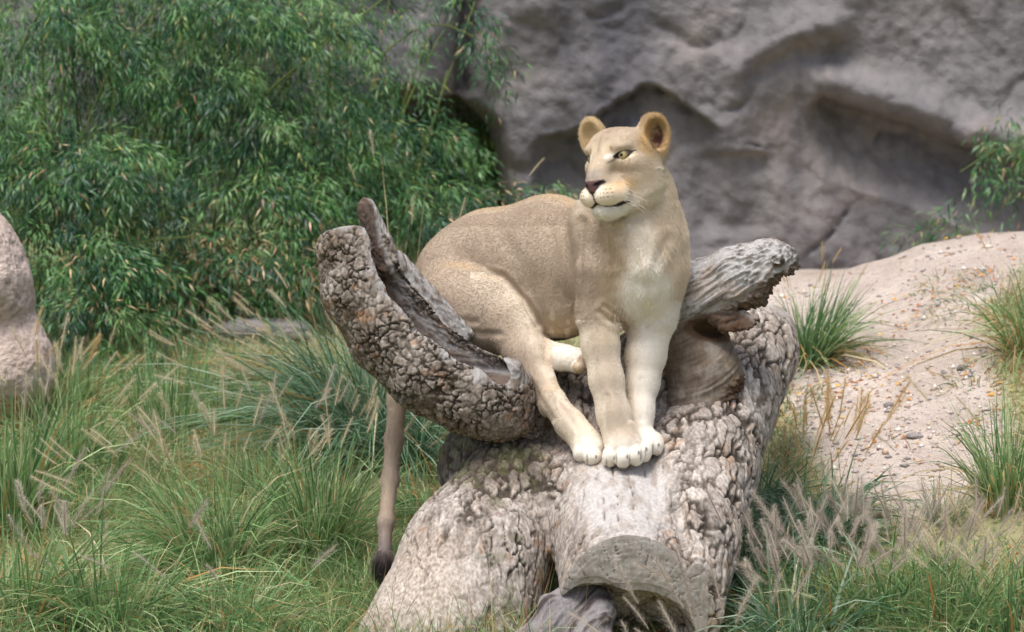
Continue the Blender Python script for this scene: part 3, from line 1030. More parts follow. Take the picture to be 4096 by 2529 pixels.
def fold_skin(v, n):
    """creases and muscle edges of the coat, pressed into the side that shows"""
    X, Y = 512 + v[:, 0] / (1 + v[:, 2] / DPX), 316 + v[:, 1] / (1 + v[:, 2] / DPX)
    lo_, hi_ = np.zeros(len(v)), np.zeros(len(v))
    face = sstep(0.15, -0.25, n[:, 2])
    for pts, dep, wd in (([(582, 222), (579, 250), (580, 285), (577, 314)], 2.6, 4.0), ([(597, 214), (602, 240), (611, 264)], 1.6, 4.5),
                         ([(620, 230), (632, 256), (647, 288)], 2.2, 4.5), ([(668, 238), (657, 262), (648, 288)], 2.0, 4.5), ([(648, 286), (646, 318)], 2.0, 4.0),
                         ([(600, 312), (610, 320), (619, 321)], 1.8, 3.0), ([(604, 306), (616, 313)], 1.2, 2.5), ([(662, 318), (648, 328)], 1.4, 3.0),
                         ([(474, 273), (490, 273), (503, 276), (514, 287), (527, 304), (538, 324)], 2.4, 3.2), ([(432, 316), (452, 319), (476, 322)], 1.2, 3.0), ([(452, 328), (480, 333), (500, 334)], 1.3, 3.0),
                         ([(530, 382), (540, 400), (552, 418)], 1.6, 3.0), ([(607, 396), (613, 432)], 0.9, 2.6), ([(560, 404), (578, 430)], 0.9, 2.6), ([(640, 380), (641, 420)], 0.8, 2.6),
                         ([(500, 232), (520, 262), (526, 286)], 0.9, 7.0), ([(548, 225), (556, 262), (558, 300)], 0.7, 6.0), ([(566, 228), (572, 265), (570, 300)], 0.7, 5.0),
                         ([(452, 250), (470, 262), (482, 271)], 1.0, 6.0), ([(648, 200), (664, 190)], 1.0, 3.0)):
        e = np.full(len(v), 1e9)
        for (x0, y0), (x1, y1) in zip(pts[:-1], pts[1:]):
            dx, dy = x1 - x0, y1 - y0
            t = np.clip(((X - x0) * dx + (Y - y0) * dy) / (dx * dx + dy * dy), 0, 1)
            e = np.minimum(e, np.hypot(X - x0 - t * dx, Y - y0 - t * dy))
        lo_ = np.minimum(lo_, -dep * np.exp(-(e / wd) ** 2))
        hi_ = np.maximum(hi_, 0.3 * dep * np.exp(-((e - 2.1 * wd) / wd) ** 2))
    body_ = sstep(225, 245, Y)
    d = lo_ + np.where(lo_ < -0.3, 0, hi_)
    d = d + body_ * 0.9 * fbm(v / np.array([15, 34, 24]), 3, 111)
    return v + n * (d * face)[:, None]

lv = fold_skin(lv, ln)
ln = face_normals(lv, lf)

def lion_color(p, n, fine=None):
    """coat colour by place on the body (linear rgb)"""
    X, Y = 512 + p[:, 0] / (1 + p[:, 2] / DPX), 316 + p[:, 1] / (1 + p[:, 2] / DPX)
    W = p[:, 2]
    tan = srgb(178, 159, 138)
    gold = srgb(202, 176, 140)
    cream = srgb(232, 218, 196)
    white = srgb(240, 233, 220)
    brown = srgb(146, 128, 109)
    N = fbm(p / 26, 3, 3)
    N2 = fbm(p / 7, 3, 5)
    c = np.tile(tan, (len(p), 1))
    c = mixc(c, brown, 0.35 * sstep(-0.1, 0.5, N) + 0.15 * N2.clip(0, 1))
    # warm line on the back
    c = mixc(c, gold * 0.85, sstep(0.75, 0.98, -n[:, 1]) * (X < 600) * 0.8)
    # belly, with pale spots
    bel = sstep(300, 330, Y + 10 * N) * sstep(540, 552, X) * sstep(590, 575, X) * (W > 12)
    c = mixc(c, gold, bel * 0.6)
    c = mixc(c, cream, bel * sstep(0.0, 0.4, N2) * 0.7)
    # front of the thigh and the hind leg pale, faint bars
    th = sstep(-0.25, 0.65, n[:, 0] - 0.25 * n[:, 1]) * (X > 470) * (X < 606) * (Y > 272) * (W > -60) * sstep(572, 560, X - 0.35 * (Y - 330).clip(0, 200))
    bars = 0.5 + 0.5 * np.sin((Y + 0.5 * X) / 5.2 + 4 * N2)
    c = mixc(c, cream, th * (0.8 - 0.4 * bars))
    low = sstep(380, 440, Y + 6 * N2) * (X > 525) * (X < 606) * (W < 60)
    c = mixc(c, cream, low * 0.55)
    # far hind foot
    ff = (X > 543) * (X < 592) * (Y > 338) * (Y < 376) * (W > 20) * (W < 90) * sstep(548, 556, X)
    c = mixc(c, white, ff * 0.8)
    # chest: white centre, cream around
    front = sstep(0.1, 0.7, -n[:, 2]) * (W < 45)
    dx = np.abs(X - (643 + 0.12 * (Y - 260)))
    wid = np.interp(Y, [190, 215, 245, 270, 292, 315, 330], [12, 15, 15, 22, 32, 26, 8])
    che = sstep(1.35, 0.55, dx / wid + 0.25 * N + 0.2 * N2) * front * sstep(172, 200, Y) * sstep(332, 305, Y)
    zone = sstep(586, 618, X) * (Y > 165) * (Y < 345) * (W < 60)
    c = mixc(c, gold * 1.08, zone * 0.55)
    c = mixc(c, cream, zone * sstep(600, 640, X) * 0.45)
    c = mixc(c, white, che * (0.45 + 0.5 * sstep(250, 288, Y)))
    # left fore leg: pale inside; right fore leg tan with pale edges
    lfm = (Y > 300) * (X > 622) * (W < 45) * (Y < 470) * sstep(620, 632, X - np.interp(Y, [300, 380, 440], [0, 4, 14]))
    c = mixc(c, srgb(238, 230, 216), lfm * (0.8 + 0.2 * N))
    rfm = (Y > 320) * (X < 640) * (X > 574) * (W < 12) * (Y < 470)
    c = mixc(c, cream, rfm * (0.25 + 0.5 * sstep(0.35, 0.9, np.abs(n[:, 0]))))
    paw = sstep(432, 452, Y + 5 * N2) * (X > 570) * (W < 10)
    c = mixc(c, white, paw * 0.75)
    # toes: dark seams and claws
    for x, y in ((616.5, 458), (629.5, 459), (640.8, 455), (606.5, 464), (587.2, 459), (645.5, 450), (652.8, 449)):
        d = np.hypot((X - x) / 1.1, (Y - y) / 7.0)
        c = mixc(c, srgb(70, 58, 52), sstep(1.1, 0.4, d) * (W < -10) * 0.6)
    for x, y in ((614.2, 457.5), (627.2, 456.5), (638.6, 452.5), (646.6, 449), (658.6, 445), (596, 456.5)):
        d = np.hypot((X - x) / 1.2, (Y - y) / 2.4)
        c = mixc(c, srgb(62, 54, 52), sstep(1.2, 0.5, d) * (W < -10) * 0.75)
    c = mixc(c, srgb(45, 38, 36), sstep(466, 469, Y) * (W < -10) * (X > 570) * 0.7)
    pad = (ff > 0) * sstep(0.75, 0.95, n[:, 1])
    c = mixc(c, srgb(50, 44, 42), pad * 0.9)
    c = mixc(c, srgb(52, 44, 42), sstep(1.1, 0.5, np.hypot((X - 576.5) / 1.4, (Y - 363) / 2.2)) * (W > 10) * (W < 60) * 0.0)
    # tail: greyer down, black tuft
    tl = (X < 408) & (Y > 300)
    c = mixc(c, srgb(176, 156, 134), tl * 0.8)
    c = mixc(c, srgb(120, 108, 104), tl * sstep(500, 548, Y) * 0.8)
    c = mixc(c, srgb(40, 30, 32), tl * sstep(545, 564, Y + 4 * N2))
    # ---------------- head
    h = to_head(p)
    x, y, z = h.T
    ax = np.abs(x)
    hd = sstep(-46, -24, z) * sstep(-62, -50, y) * np.maximum(sstep(238, 176, Y + 10 * N), sstep(8, 18, z)) * (W < 30)
    face = mixc(np.tile(srgb(198, 178, 152), (len(p), 1)), srgb(180, 162, 140), sstep(-0.2, 0.5, N) * 0.6)
    face = mixc(face, srgb(172, 150, 126), sstep(16, 28, y) * sstep(15, 6, ax) * 0.55)
    face = mixc(face, srgb(150, 132, 114), sstep(1.4, 0.4, ax) * sstep(8, 18, y) * sstep(34, 26, y) * 0.6)
    face = mixc(face, srgb(226, 208, 176), sstep(1.0, 0.4, np.hypot((ax - 8) / 7, (y - 16) / 9)) * 0.45)
    face = mixc(face, srgb(170, 148, 126), sstep(1.1, 0.3, np.hypot((ax - 22) / 12, (y + 7) / 7)) * 0.55)        # below the eye
    face = mixc(face, srgb(212, 178, 126), sstep(1.1, 0.3, np.hypot((ax - 22) / 9, (y + 22) / 9)) * sstep(2, 12, z) * 0.6)
    # cheeks, throat
    face = mixc(face, cream, sstep(-18, -36, y + 6 * N) * sstep(26, 10, z) * 0.75)
    face = mixc(face, cream, sstep(0, -14, z) * sstep(2, -12, y) * 0.6)
    # muzzle
    mz = sstep(24, 32, z) * sstep(-19, -25, y + 2 * N2)
    face = mixc(face, srgb(236, 222, 200), mz * 0.9)
    face = mixc(face, srgb(208, 174, 124), sstep(26, 32, z) * sstep(-17, -22, y) * sstep(-36, -25, y) * sstep(9, 18, ax) * 0.6)
    face = mixc(face, white, sstep(-40, -43, y) * sstep(12, 22, z))
    face = mixc(face, srgb(150, 138, 128), sstep(36, 42, z) * sstep(-18, -12, y) * sstep(0, -8, y) * sstep(12, 5, ax) * 0.75)     # bridge end
    # whisker rows
    for yy, xs in ((-25, (12, 15, 18)), (-28.6, (10.5, 13.6, 16.8, 19.8)), (-32.4, (10, 13.4, 17, 20))):
        for xx in xs:
            face = mixc(face, srgb(70, 52, 42), sstep(1.0, 0.5, np.hypot((ax - xx) / 1.1, (y - yy) / 0.75)) * (z > 22) * 0.75)
    # eyes
    for s in (-1, 1):
        cc, sn = math.cos(EYE_A), math.sin(EYE_A)
        ex, ey = x - s * EYE_X, y - EYE_Y
        u = (cc * ex + s * sn * ey)
        v = (-s * sn * ex + cc * ey)
        e = np.hypot(u / 5.5, v / 2.75)
        near = z > 6
        face = mixc(face, srgb(246, 238, 224), sstep(1.2, 0.3, np.hypot((u + s * 9) / 4.5, (v - 2.2) / 4.0)) * near * 0.75)
        face = mixc(face, srgb(232, 216, 184), sstep(1.2, 0.7, np.hypot((u - s * 1) / 8.5, (v + 4.4) / 2.4)) * near * 0.7)
        face = mixc(face, srgb(160, 116, 66), sstep(1.1, 0.5, np.hypot((u + s * 5.4) / 1.5, (v - 9.0) / 3.6)) * near * 0.8)
        face = mixc(face, srgb(30, 24, 24), sstep(1.4, 1.15, e) * near)
        tu, tv = ex + s * 7.2, ey + 5.2
        tear = np.hypot((tu * 0.72 - s * tv * 0.7) / 0.9, (tv * 0.72 + s * tu * 0.7) / 3.8)
        face = mixc(face, srgb(60, 48, 44), sstep(1.15, 0.6, tear) * near * 0.6)
        face = mixc(face, srgb(30, 24, 24), sstep(1.1, 0.6, np.hypot((u - s * 7.0) / 2.4, (v - 0.4) / 0.8)) * near)
    # nose and lips
    nose = (z > 44) * sstep(11.6, 10.4, ax + (-18 - y).clip(0, 30) * 0.9) * sstep(-14.2, -15.6, y) * sstep(-29, -27.5, y)
    face = mixc(face, srgb(96, 68, 68), nose)
    nos = sstep(1.2, 0.7, np.hypot((ax - 8.0) / 4.6, (y + 18.6 - 0.25 * (ax - 8)) / 2.4)) * (z > 42)
    face = mixc(face, srgb(32, 24, 26), nos)
    face = mixc(face, srgb(36, 28, 30), (z > 44) * sstep(0.9, 0.3, np.abs(ax - 10.6 + (-18 - y).clip(0, 30) * 0.9)) * (y < -15) * (y > -28) * 0.8)
    phil = sstep(1.2, 0.6, ax) * (y < -26) * (y > -38) * (z > 46)
    face = mixc(face, srgb(36, 28, 28), phil)
    my = np.interp(ax, [0, 6, 12, 17, 21.5, 24], [-37.4, -40.6, -41.8, -41.2, -39.0, -37.5])
    th_ = np.interp(ax, [0, 6, 13, 18, 22], [1.3, 0.75, 0.85, 1.3, 0.8])
    face = mixc(face, srgb(36, 28, 28), sstep(1.15, 0.75, np.abs(y - my - 0.1) / th_) * (ax < 22.5) * (z > 14))
    c = mixc(c, face, hd)
    # ears
    for (ex, ey, ew, rx, ry, sgn) in ((653.5, 136, -24, 19, 25, 1), (594, 138, 0, 15.5, 22, -1)):
        q = np.hypot((X - ex) / rx, (Y - ey) / ry)
        m = sstep(1.2, 0.85, q + 0.15 * N2) * sstep(163, 150, Y + 4 * N2) * (np.abs(W - ew) < 34)
        if sgn > 0:
            m = m * sstep(633, 646, X + 0.25 * (Y - 130) + 4 * N2)
            ec = np.tile(srgb(188, 158, 114), (len(p), 1))
            inn = sstep(1.0, 0.6, np.hypot((X - 655) / 9.5, (Y - 137) / 15 ) )
            ec = mixc(ec, srgb(86, 48, 40), inn * sstep(-0.2, 0.4, 0.05 * (X - 652) + N2) )
            ec = mixc(ec, srgb(220, 180, 120), sstep(1.1, 0.5, np.hypot((X - 645) / 5, (Y - 133) / 13)) * 0.6)
        else:
            m = m * sstep(612, 600, X + 0.3 * (Y - 130)) * sstep(158, 148, Y) * sstep(2, -6, z)
            ec = np.tile(srgb(216, 194, 154), (len(p), 1))
            ec = mixc(ec, cream, sstep(1, 0.3, np.hypot((X - 598) / 9, (Y - 143) / 9)) * 0.6)
        c = mixc(c, ec, m)
    return c

lc = lion_color(lv, ln)

m = NT('lioness_coat')
colr = m.attr('coat')
ns = m.tex('Noise', m.pos(), 260, 3)
colr2 = m.mix(colr, m.mix(colr, (0.55, 0.5, 0.45), 1.0, 'MULTIPLY'), m.math('MULTIPLY', ns.outputs[0], 0.35))
MAT_COAT = m.done(colr2, 0.62, m.bump(ns.outputs[0], 0.25, 0.004), 0.25)
lion_base = to_world(rp(600, 466, -40))
lioness = empty('lioness', lion_base)
tag(lioness, 'tan lioness with white chest crouching on the fallen log, head turned aside', 'lioness')
body = mesh_obj('body', to_world(lv), lf, MAT_COAT, lioness, True, {'coat': lc}, lion_base)

# eyes: a ball with iris, pupil and a wet cornea
def uv_ball(c, r, ax, nu=32, nv=20):
    t = np.linspace(0, math.pi, nv + 1)
    f = np.linspace(0, 2 * math.pi, nu, endpoint=False)
    T, Fq = np.meshgrid(t, f, indexing='ij')
    loc = np.stack([np.sin(T) * np.cos(Fq), np.sin(T) * np.sin(Fq), np.cos(T)], -1).reshape(-1, 3)
    v = c + (loc * r) @ ax
    q = []
    for i in range(nv):
        for j in range(nu):
            a, b = i * nu + j, i * nu + (j + 1) % nu
            q.append((a, a + nu, b + nu, b))
    return v, np.array(q), loc

m = NT('lioness_eye')
MAT_EYE = m.done(m.attr('coat'), 0.08, None, 0.6)
for s in (-1, 1):
    c = hp(s * (EYE_X - 2.0), EYE_Y - 0.1, 16.4)
    look = unit(HF * 0.85 + np.array([0.0, 0.03, -0.40]))
    ux = unit(np.cross(HU, look))
    ax = np.array([ux, np.cross(look, ux), look])
    v, q, loc = uv_ball(c, 7.7, ax)
    rr = np.hypot(loc[:, 0], loc[:, 1])
    cc = np.tile(srgb(190, 180, 160), (len(v), 1))
    ir = mixc(np.tile(srgb(180, 160, 112), (len(v), 1)), srgb(116, 98, 66), sstep(0.35, 0.74, rr))
    cc = np.where((rr < 0.74)[:, None], ir, srgb(74, 58, 44))
    cc = np.where((rr < 0.19)[:, None], srgb(14, 12, 12), cc)
    cc = np.where((loc[:, 2] < 0)[:, None], srgb(90, 70, 60), cc)
    mesh_obj('eye', to_world(v), q, MAT_EYE, lioness, True, {'coat': cc}, lion_base)

# fur: short hairs over the whole coat, longer on chin, chest, belly, elbows, ears and tail tuft
def curves_obj(name, roots, tips_pts, rad, colors, mat, parent, base):
    """tips_pts: (n, k, 3) points of each hair"""
    n, k = tips_pts.shape[:2]
    hc = bpy.data.hair_curves.new(name)
    hc.add_curves([k] * n)
    hc.attributes['position'].data.foreach_set('vector', (tips_pts - base).astype(np.float32).ravel())
    ra = hc.attributes.new('radius', 'FLOAT', 'POINT')
    ra.data.foreach_set('value', rad.astype(np.float32).ravel())
    ca = hc.attributes.new('coat', 'FLOAT_COLOR', 'CURVE')
    ca.data.foreach_set('color', np.concatenate([colors, np.ones((n, 1))], 1).astype(np.float32).ravel())
    o = bpy.data.objects.new(name, hc)
    col.objects.link(o)
    hc.materials.append(mat)
    o.parent = parent
    o.location = np.array(base) - np.array(parent.location)
    return o

def grow_fur(n):
    tri = np.concatenate([lf[:, [0, 1, 2]], lf[:, [0, 2, 3]]])
    a, b, c = lv[tri[:, 0]], lv[tri[:, 1]], lv[tri[:, 2]]
    cr = np.cross(b - a, c - a)
    ar = np.linalg.norm(cr, axis=1)
    gn = cr.sum(1) * 0
    facing = (ln[tri[:, 0]][:, 2] < 0.35)
    wgt = ar * np.where(facing, 1.0, 0.12)
    cen = (a + b + c) / 3
    hz = to_head(cen)
    inhead = (hz[:, 2] > -40) & (cen[:, 1] < -92)
    wgt = wgt * np.where(inhead, 2.2, 1.0)
    idx = rng.choice(len(tri), n, p=wgt / wgt.sum())
    u, v = rng.random(n), rng.random(n)
    f = u + v > 1
    u[f], v[f] = 1 - u[f], 1 - v[f]
    p = a[idx] + u[:, None] * (b - a)[idx] + v[:, None] * (c - a)[idx]
    nn = ln[tri[idx, 0]]
    X, Y = 512 + p[:, 0], 316 + p[:, 1]
    W = p[:, 2]
    c_ = lion_color(p, nn)
    h = to_head(p)
    x, y, z = h.T
    # lie of the hair
    body_dir = np.array([-0.62, 0.45, 0.62])
    d = np.tile(body_dir, (n, 1))
    legs = sstep(310, 345, Y)
    d = d * (1 - legs[:, None]) + np.array([0.0, 1.0, 0.1]) * legs[:, None]
    chest = sstep(590, 625, X) * (Y > 200)
    d = d * (1 - chest[:, None]) + np.array([0.05, 1.0, -0.15]) * chest[:, None]
    head = ((z > -44) & ((Y + rng.normal(0, 12, n) < 205) | (z > 12)) & (W < 30) & (y > -58))
    hd = -HF * 0.9 - HU * np.where(y < -10, 0.55, -0.3)[:, None] + HR * (np.sign(x) * 0.35)[:, None]
    d = np.where(head[:, None], hd, d)
    ears = (np.hypot((X - 654) / 17, (Y - 134) / 22) < 1) | ((np.hypot((X - 593) / 14, (Y - 136) / 21) < 1) & (z < -2))
    d = np.where((ears & (Y < 156))[:, None], np.stack([0.5 * np.sign(X - 630), -0.8 * np.ones(n), -0.3 * np.ones(n)], -1), d)
    d = d - (d * nn).sum(1, keepdims=True) * nn
    d = d / (np.linalg.norm(d, axis=1, keepdims=True) + 1e-6)
    L = np.full(n, 1.7)
    L = np.where(chest > 0.5, 3.2, L)
    L = np.where((Y > 322) & (X > 545) & (X < 582) & (W > 14), 3.5, L)
    L = np.where(legs > 0.6, 1.6, L)
    L = np.where(head, 1.4, L)
    L = np.where(head & (z > 24) & (y > -38), 0.8, L)
    L = np.where(head & (y < -42) & (z > 12), 3.0, L)
    L = np.where(head & (z < -8) & (y < -8), 3.2, L)
    L = np.where(ears, 3.0, L)
    L = np.where((X < 408) & (Y > 552), 8.0, L)
    L = np.where((X > 612) & (X < 630) & (Y > 306) & (Y < 326), 6, L)
    L = L * rng.uniform(0.6, 1.25, n)
    # none on eyes, nose, lips
    dark = c_.sum(1) < 0.12
    keep = ~(dark & head)
    keep &= ~(head & (z > 43) & (y > -28.5) & (y < -14) & (np.abs(x) < 12))
    for s in (-1, 1):
        keep &= np.hypot((x - s * EYE_X) / 8.2, (y - EYE_Y) / 4.8) > 1.0
    p, nn, d, L, c_ = p[keep], nn[keep], d[keep], L[keep], c_[keep]
    n = len(p)
    jit = rng.normal(0, 0.28, (n, 3)) * np.where(L > 2.2, 1.3, 1.0)[:, None]
    d = d + jit
    lift = np.where(L > 4.0, 0.45, 0.30)[:, None]
    pts = np.stack([p - nn * 0.3, p + (d * 0.45 + nn * lift * 0.6) * L[:, None] * 0.6, p + (d * 0.95 + nn * lift * 0.45) * L[:, None]], 1)
    rad = np.tile(np.array([0.17, 0.13, 0.03]), (n, 1)) * S
    shade = rng.uniform(0.9, 1.1, (n, 1))
    return to_world(pts), rad, np.clip(c_ * shade, 0, 1)

m = NT('lioness_fur')
MAT_FUR = m.done(m.attr('coat'), 0.55, None, 0.2)
pts, rad, cc = grow_fur(FUR_COUNT)
fur = curves_obj('fur', None, pts, rad, cc, MAT_FUR, lioness, lion_base)
tag(fur, kind='stuff')

# whiskers
wk = []
for s, n_ in ((1, 9), (-1, 4)):
    for i in range(n_):
        yy = -25 - (i % 4) * 3.4
        xx = s * (12 + 1.1 * i * (1 if s > 0 else 1.6))
        p0 = hp(xx, yy, 38 - 0.45 * abs(xx))
        out = HR * s * 0.95 - HU * (0.15 + 0.06 * (i % 4)) + HF * rng.uniform(-0.35, 0.15)
        Lw = rng.uniform(16, 30)
        t = np.linspace(0, 1, 5)[:, None]
        wk.append(p0 + out * t * Lw - HU * (t ** 2) * Lw * 0.25)
wk = np.array(wk)
rad = np.tile(np.linspace(0.15, 0.05, 5), (len(wk), 1)) * S
m = NT('whisker_hair')
MAT_WHISK = m.done((0.85, 0.83, 0.8), 0.4)
wobj = curves_obj('whiskers', None, to_world(wk), rad, np.full((len(wk), 3), 0.85), MAT_WHISK, lioness, lion_base)
tag(wobj, kind='stuff')

# ------------------------------------------------------------------ plants
def leaf_material(name, rough=0.5, trans=0.35, spec=0.4):
    m = NT(name)
    c = m.attr('tint')
    m.done(c, rough, None, spec)
    tr = m.n('BsdfTranslucent')
    m.set(tr.inputs['Color'], c)
    mx = m.n('MixShader')
    mx.inputs[0].default_value = trans
    m.t.links.new(m.b.outputs[0], mx.inputs[1])
    m.t.links.new(tr.outputs[0], mx.inputs[2])
    m.t.links.new(mx.outputs[0], m.out.inputs['Surface'])
    return m.m
MAT_LEAF = leaf_material('bamboo_leaf', 0.42, 0.22, 0.45)
MAT_BLADE = leaf_material('grass_blade', 0.55, 0.35, 0.3)
m = NT('bamboo_culm')
MAT_CULM = m.done(m.mix(srgb(116, 124, 60), srgb(76, 92, 46), m.tex('Noise', m.pos(), 12, 3).outputs[0]), 0.45)

def norm_rows(a):
    return a / (np.linalg.norm(a, axis=1, keepdims=True) + 1e-9)

def leaf_mesh(p, d, L, Wd, nrm, tint):
    """lens-shaped folded leaves: 6 vertices, 2 quads each"""
    d = norm_rows(d)
    s = norm_rows(np.cross(d, nrm))
    up = np.cross(s, d)
    L = L[:, None]
    Wd = Wd[:, None]
    bend = -up * L * 0.10
    v = np.stack([p, p + d * L * 0.40 + s * Wd * 0.5 + up * Wd * 0.15, p + d * L * 0.45, p + d * L * 0.40 - s * Wd * 0.5 + up * Wd * 0.15,
                  p + d * L * 0.75 + bend * 0.6, p + d * L + bend * 1.6], 1)
    n = len(p)
    b = (np.arange(n) * 6)[:, None]
    f = np.concatenate([b + np.array([[0, 1, 4, 2]]), b + np.array([[0, 2, 4, 3]]), b + np.array([[1, 5, 4, 4]])[:, [0, 1, 2, 2]]], 0)
    # two quads and two tips
    quads = np.concatenate([b + np.array([[0, 2, 4, 1]]), b + np.array([[0, 3, 4, 2]])])
    tris = np.concatenate([b + np.array([[1, 4, 5]]), b + np.array([[4, 3, 5]])])
    return v.reshape(-1, 3), quads, tris, np.repeat(tint, 6, 0)

def mesh_mixed(name, v, quads, tris, mat, parent, tint, loc):
    me = bpy.data.meshes.new(name)
    base = np.array(loc, float)
    me.vertices.add(len(v))
    me.vertices.foreach_set('co', (v - base).astype(np.float32).ravel())
    nl = quads.size + tris.size
    me.loops.add(nl)
    me.loops.foreach_set('vertex_index', np.concatenate([quads.ravel(), tris.ravel()]).astype(np.int32))
    me.polygons.add(len(quads) + len(tris))
    st = np.concatenate([np.arange(len(quads)) * 4, quads.size + np.arange(len(tris)) * 3])
    me.polygons.foreach_set('loop_start', st.astype(np.int32))
    me.update(calc_edges=True)
    a = me.attributes.new('tint', 'FLOAT_COLOR', 'POINT')
    a.data.foreach_set('color', np.concatenate([tint, np.ones((len(tint), 1))], 1).astype(np.float32).ravel())
    me.materials.append(mat)
    o = bpy.data.objects.new(name, me)
    col.objects.link(o)
    o.location = base
    if parent is not None:
        o.parent = parent
        o.location = base - np.array(parent.location)
    return o

def tube(name, pts, r0, r1, mat, parent, loc, sides=6):
    pts = np.asarray(pts, float)
    k = len(pts)
    t = norm_rows(np.gradient(pts, axis=0))
    a = norm_rows(np.cross(t, np.array([0.31, 0.2, 0.93])))
    b = np.cross(t, a)
    r = np.linspace(r0, r1, k)
    an = np.linspace(0, 2 * math.pi, sides, endpoint=False)
    v = pts[:, None] + r[:, None, None] * (np.cos(an)[None, :, None] * a[:, None] + np.sin(an)[None, :, None] * b[:, None])
    i = np.arange(k * sides).reshape(k, sides)
    f = np.stack([i[:-1], np.roll(i, -1, 1)[:-1], np.roll(i, -1, 1)[1:], i[1:]], -1).reshape(-1, 4)
    return mesh_obj(name, v.reshape(-1, 3), f, mat, parent, True, None, loc)

GREENS = np.array([srgb(42, 84, 44), srgb(56, 100, 54), srgb(80, 124, 62), srgb(38, 76, 54), srgb(100, 138, 80)])
DRY = np.array([srgb(196, 160, 118), srgb(170, 132, 96), srgb(208, 182, 140)])

def sprays(origins, dirs, lens, nleaf, dry, lsize=0.075, greens=GREENS, pale=0.0):
    """leafy branchlets: leaves hung along drooping axes"""
    O, Dv, LL = [], [], []
    P, Dl, Ls, T = [], [], [], []
    for o, d, L, dr in zip(origins, dirs, lens, dry):
        n = max(4, int(nleaf * L / 0.5))
        t = rng.random(n) ** 0.75
        d = d / np.linalg.norm(d)
        droop = rng.uniform(0.35, 0.75)
        pos = o + d * (t * L)[:, None] + np.array([0, 0, -1.0]) * ((t ** 2) * L * droop)[:, None]
        tang = d + np.array([0, 0, -2.0]) * (t * droop)[:, None]
        tang = norm_rows(tang)
        side = rng.normal(0, 1, (n, 3))
        pos = pos + side * 0.02
        ld = tang * 0.75 + norm_rows(side) * 0.75 + np.array([0, 0, -0.45])
        P.append(pos)
        Dl.append(ld)
        Ls.append(lsize * rng.uniform(0.55, 1.35, n))
        base = greens[rng.integers(0, len(greens))]
        tc = base * rng.uniform(0.75, 1.3, (n, 1))
        tc[:, 0] *= rng.uniform(0.85, 1.3, n)
        k = rng.random(n) < dr
        tc[k] = DRY[rng.integers(0, 3, k.sum())] * rng.uniform(0.7, 1.1, (k.sum(), 1))
        k = rng.random(n) < 0.012
        tc[k] = srgb(160, 160, 84)
        T.append(tc)
    P, Dl, Ls, T = np.concatenate(P), np.concatenate(Dl), np.concatenate(Ls), np.concatenate(T)
    nr = norm_rows(np.stack([rng.normal(0, 0.5, len(P)), rng.normal(-0.3, 0.5, len(P)), np.ones(len(P))], -1))
    return leaf_mesh(P, Dl, Ls, Ls * rng.uniform(0.11, 0.16, len(P)), nr, T)

def gpt(px, Y):
    x = at(px, 300, Y)[0]
    return (x, Y, float(ground_z(x, Y)))

def bamboo(label, base_px, clumps, culms, group, nleaf=96, lsize=0.047, ll=(0.16, 0.36), inner=(0, 0), n_inner=0):
    """clumps: (px, py, Y, spread px, number of sprays, share of dry leaves)"""
    b = np.array(base_px, float)
    root = empty('bamboo', b)
    tag(root, label, 'bamboo', group)
    Os, Ds, Ls, Dr = [], [], [], []
    for px, py, Y, r, n, dry in clumps:
        for i in range(n):
            a = rng.uniform(0, 2 * math.pi)
            q = r * math.sqrt(rng.random())
            yy = Y + rng.uniform(-0.28, 0.28)
            up_ = math.sin(a) * 0.75 if rng.random() < 0.25 else -abs(math.sin(a)) * 0.5
            o = at(px + q * math.cos(a), py + q * up_, yy)
            if o[2] < ground_z(o[0], o[1]) + 0.05:
                o[2] = ground_z(o[0], o[1]) + rng.uniform(0.05, 0.3)
            d = np.array([math.cos(a) * 0.8 + rng.normal(0, 0.4), -0.55 + rng.normal(0, 0.5), -math.sin(a) * 0.45 + rng.normal(0.1, 0.35)])
            Os.append(o)
            Ds.append(d)
            Ls.append(rng.uniform(*ll))
            Dr.append(dry)
    v, q, t, tint = sprays(Os, Ds, Ls, nleaf, Dr, lsize)
    fo = mesh_mixed('foliage', v, q, t, MAT_LEAF, root, tint, b)
    tag(fo, kind='stuff')
    for i in range(n_inner):  # extra inner culms, added to soak up light in the gaps
        px = rng.uniform(*inner)
        yb = b[1] + rng.uniform(0.1, 1.0)
        g_ = gpt(px, yb)
        top = at(px + rng.normal(0, 60), rng.uniform(-60, 160), yb + rng.uniform(-0.3, 0.3))
        mid = (np.array(g_) + top) / 2 + np.array([rng.normal(0, 0.06), rng.normal(0, 0.06), 0.1])
        tt = np.linspace(0, 1, 9)[:, None]
        pp = (1 - tt) ** 2 * np.array(g_) + 2 * tt * (1 - tt) * mid + tt ** 2 * top
        tube('culm', pp, rng.uniform(0.005, 0.009), 0.003, MAT_CULM, root, b, 5)
    for c in culms:
        pts = [at(*p) for p in c[:-1]]
        pts = np.array(pts)
        tt = np.linspace(0, 1, len(pts))
        ti = np.linspace(0, 1, 14)
        pp = np.stack([np.interp(ti, tt, pts[:, k]) for k in range(3)], -1)
        for _ in range(2):
            pp[1:-1] = (pp[:-2] + 2 * pp[1:-1] + pp[2:]) / 4
        tube('culm', pp, c[-1], c[-1] * 0.45, MAT_CULM, root, b)
    return root

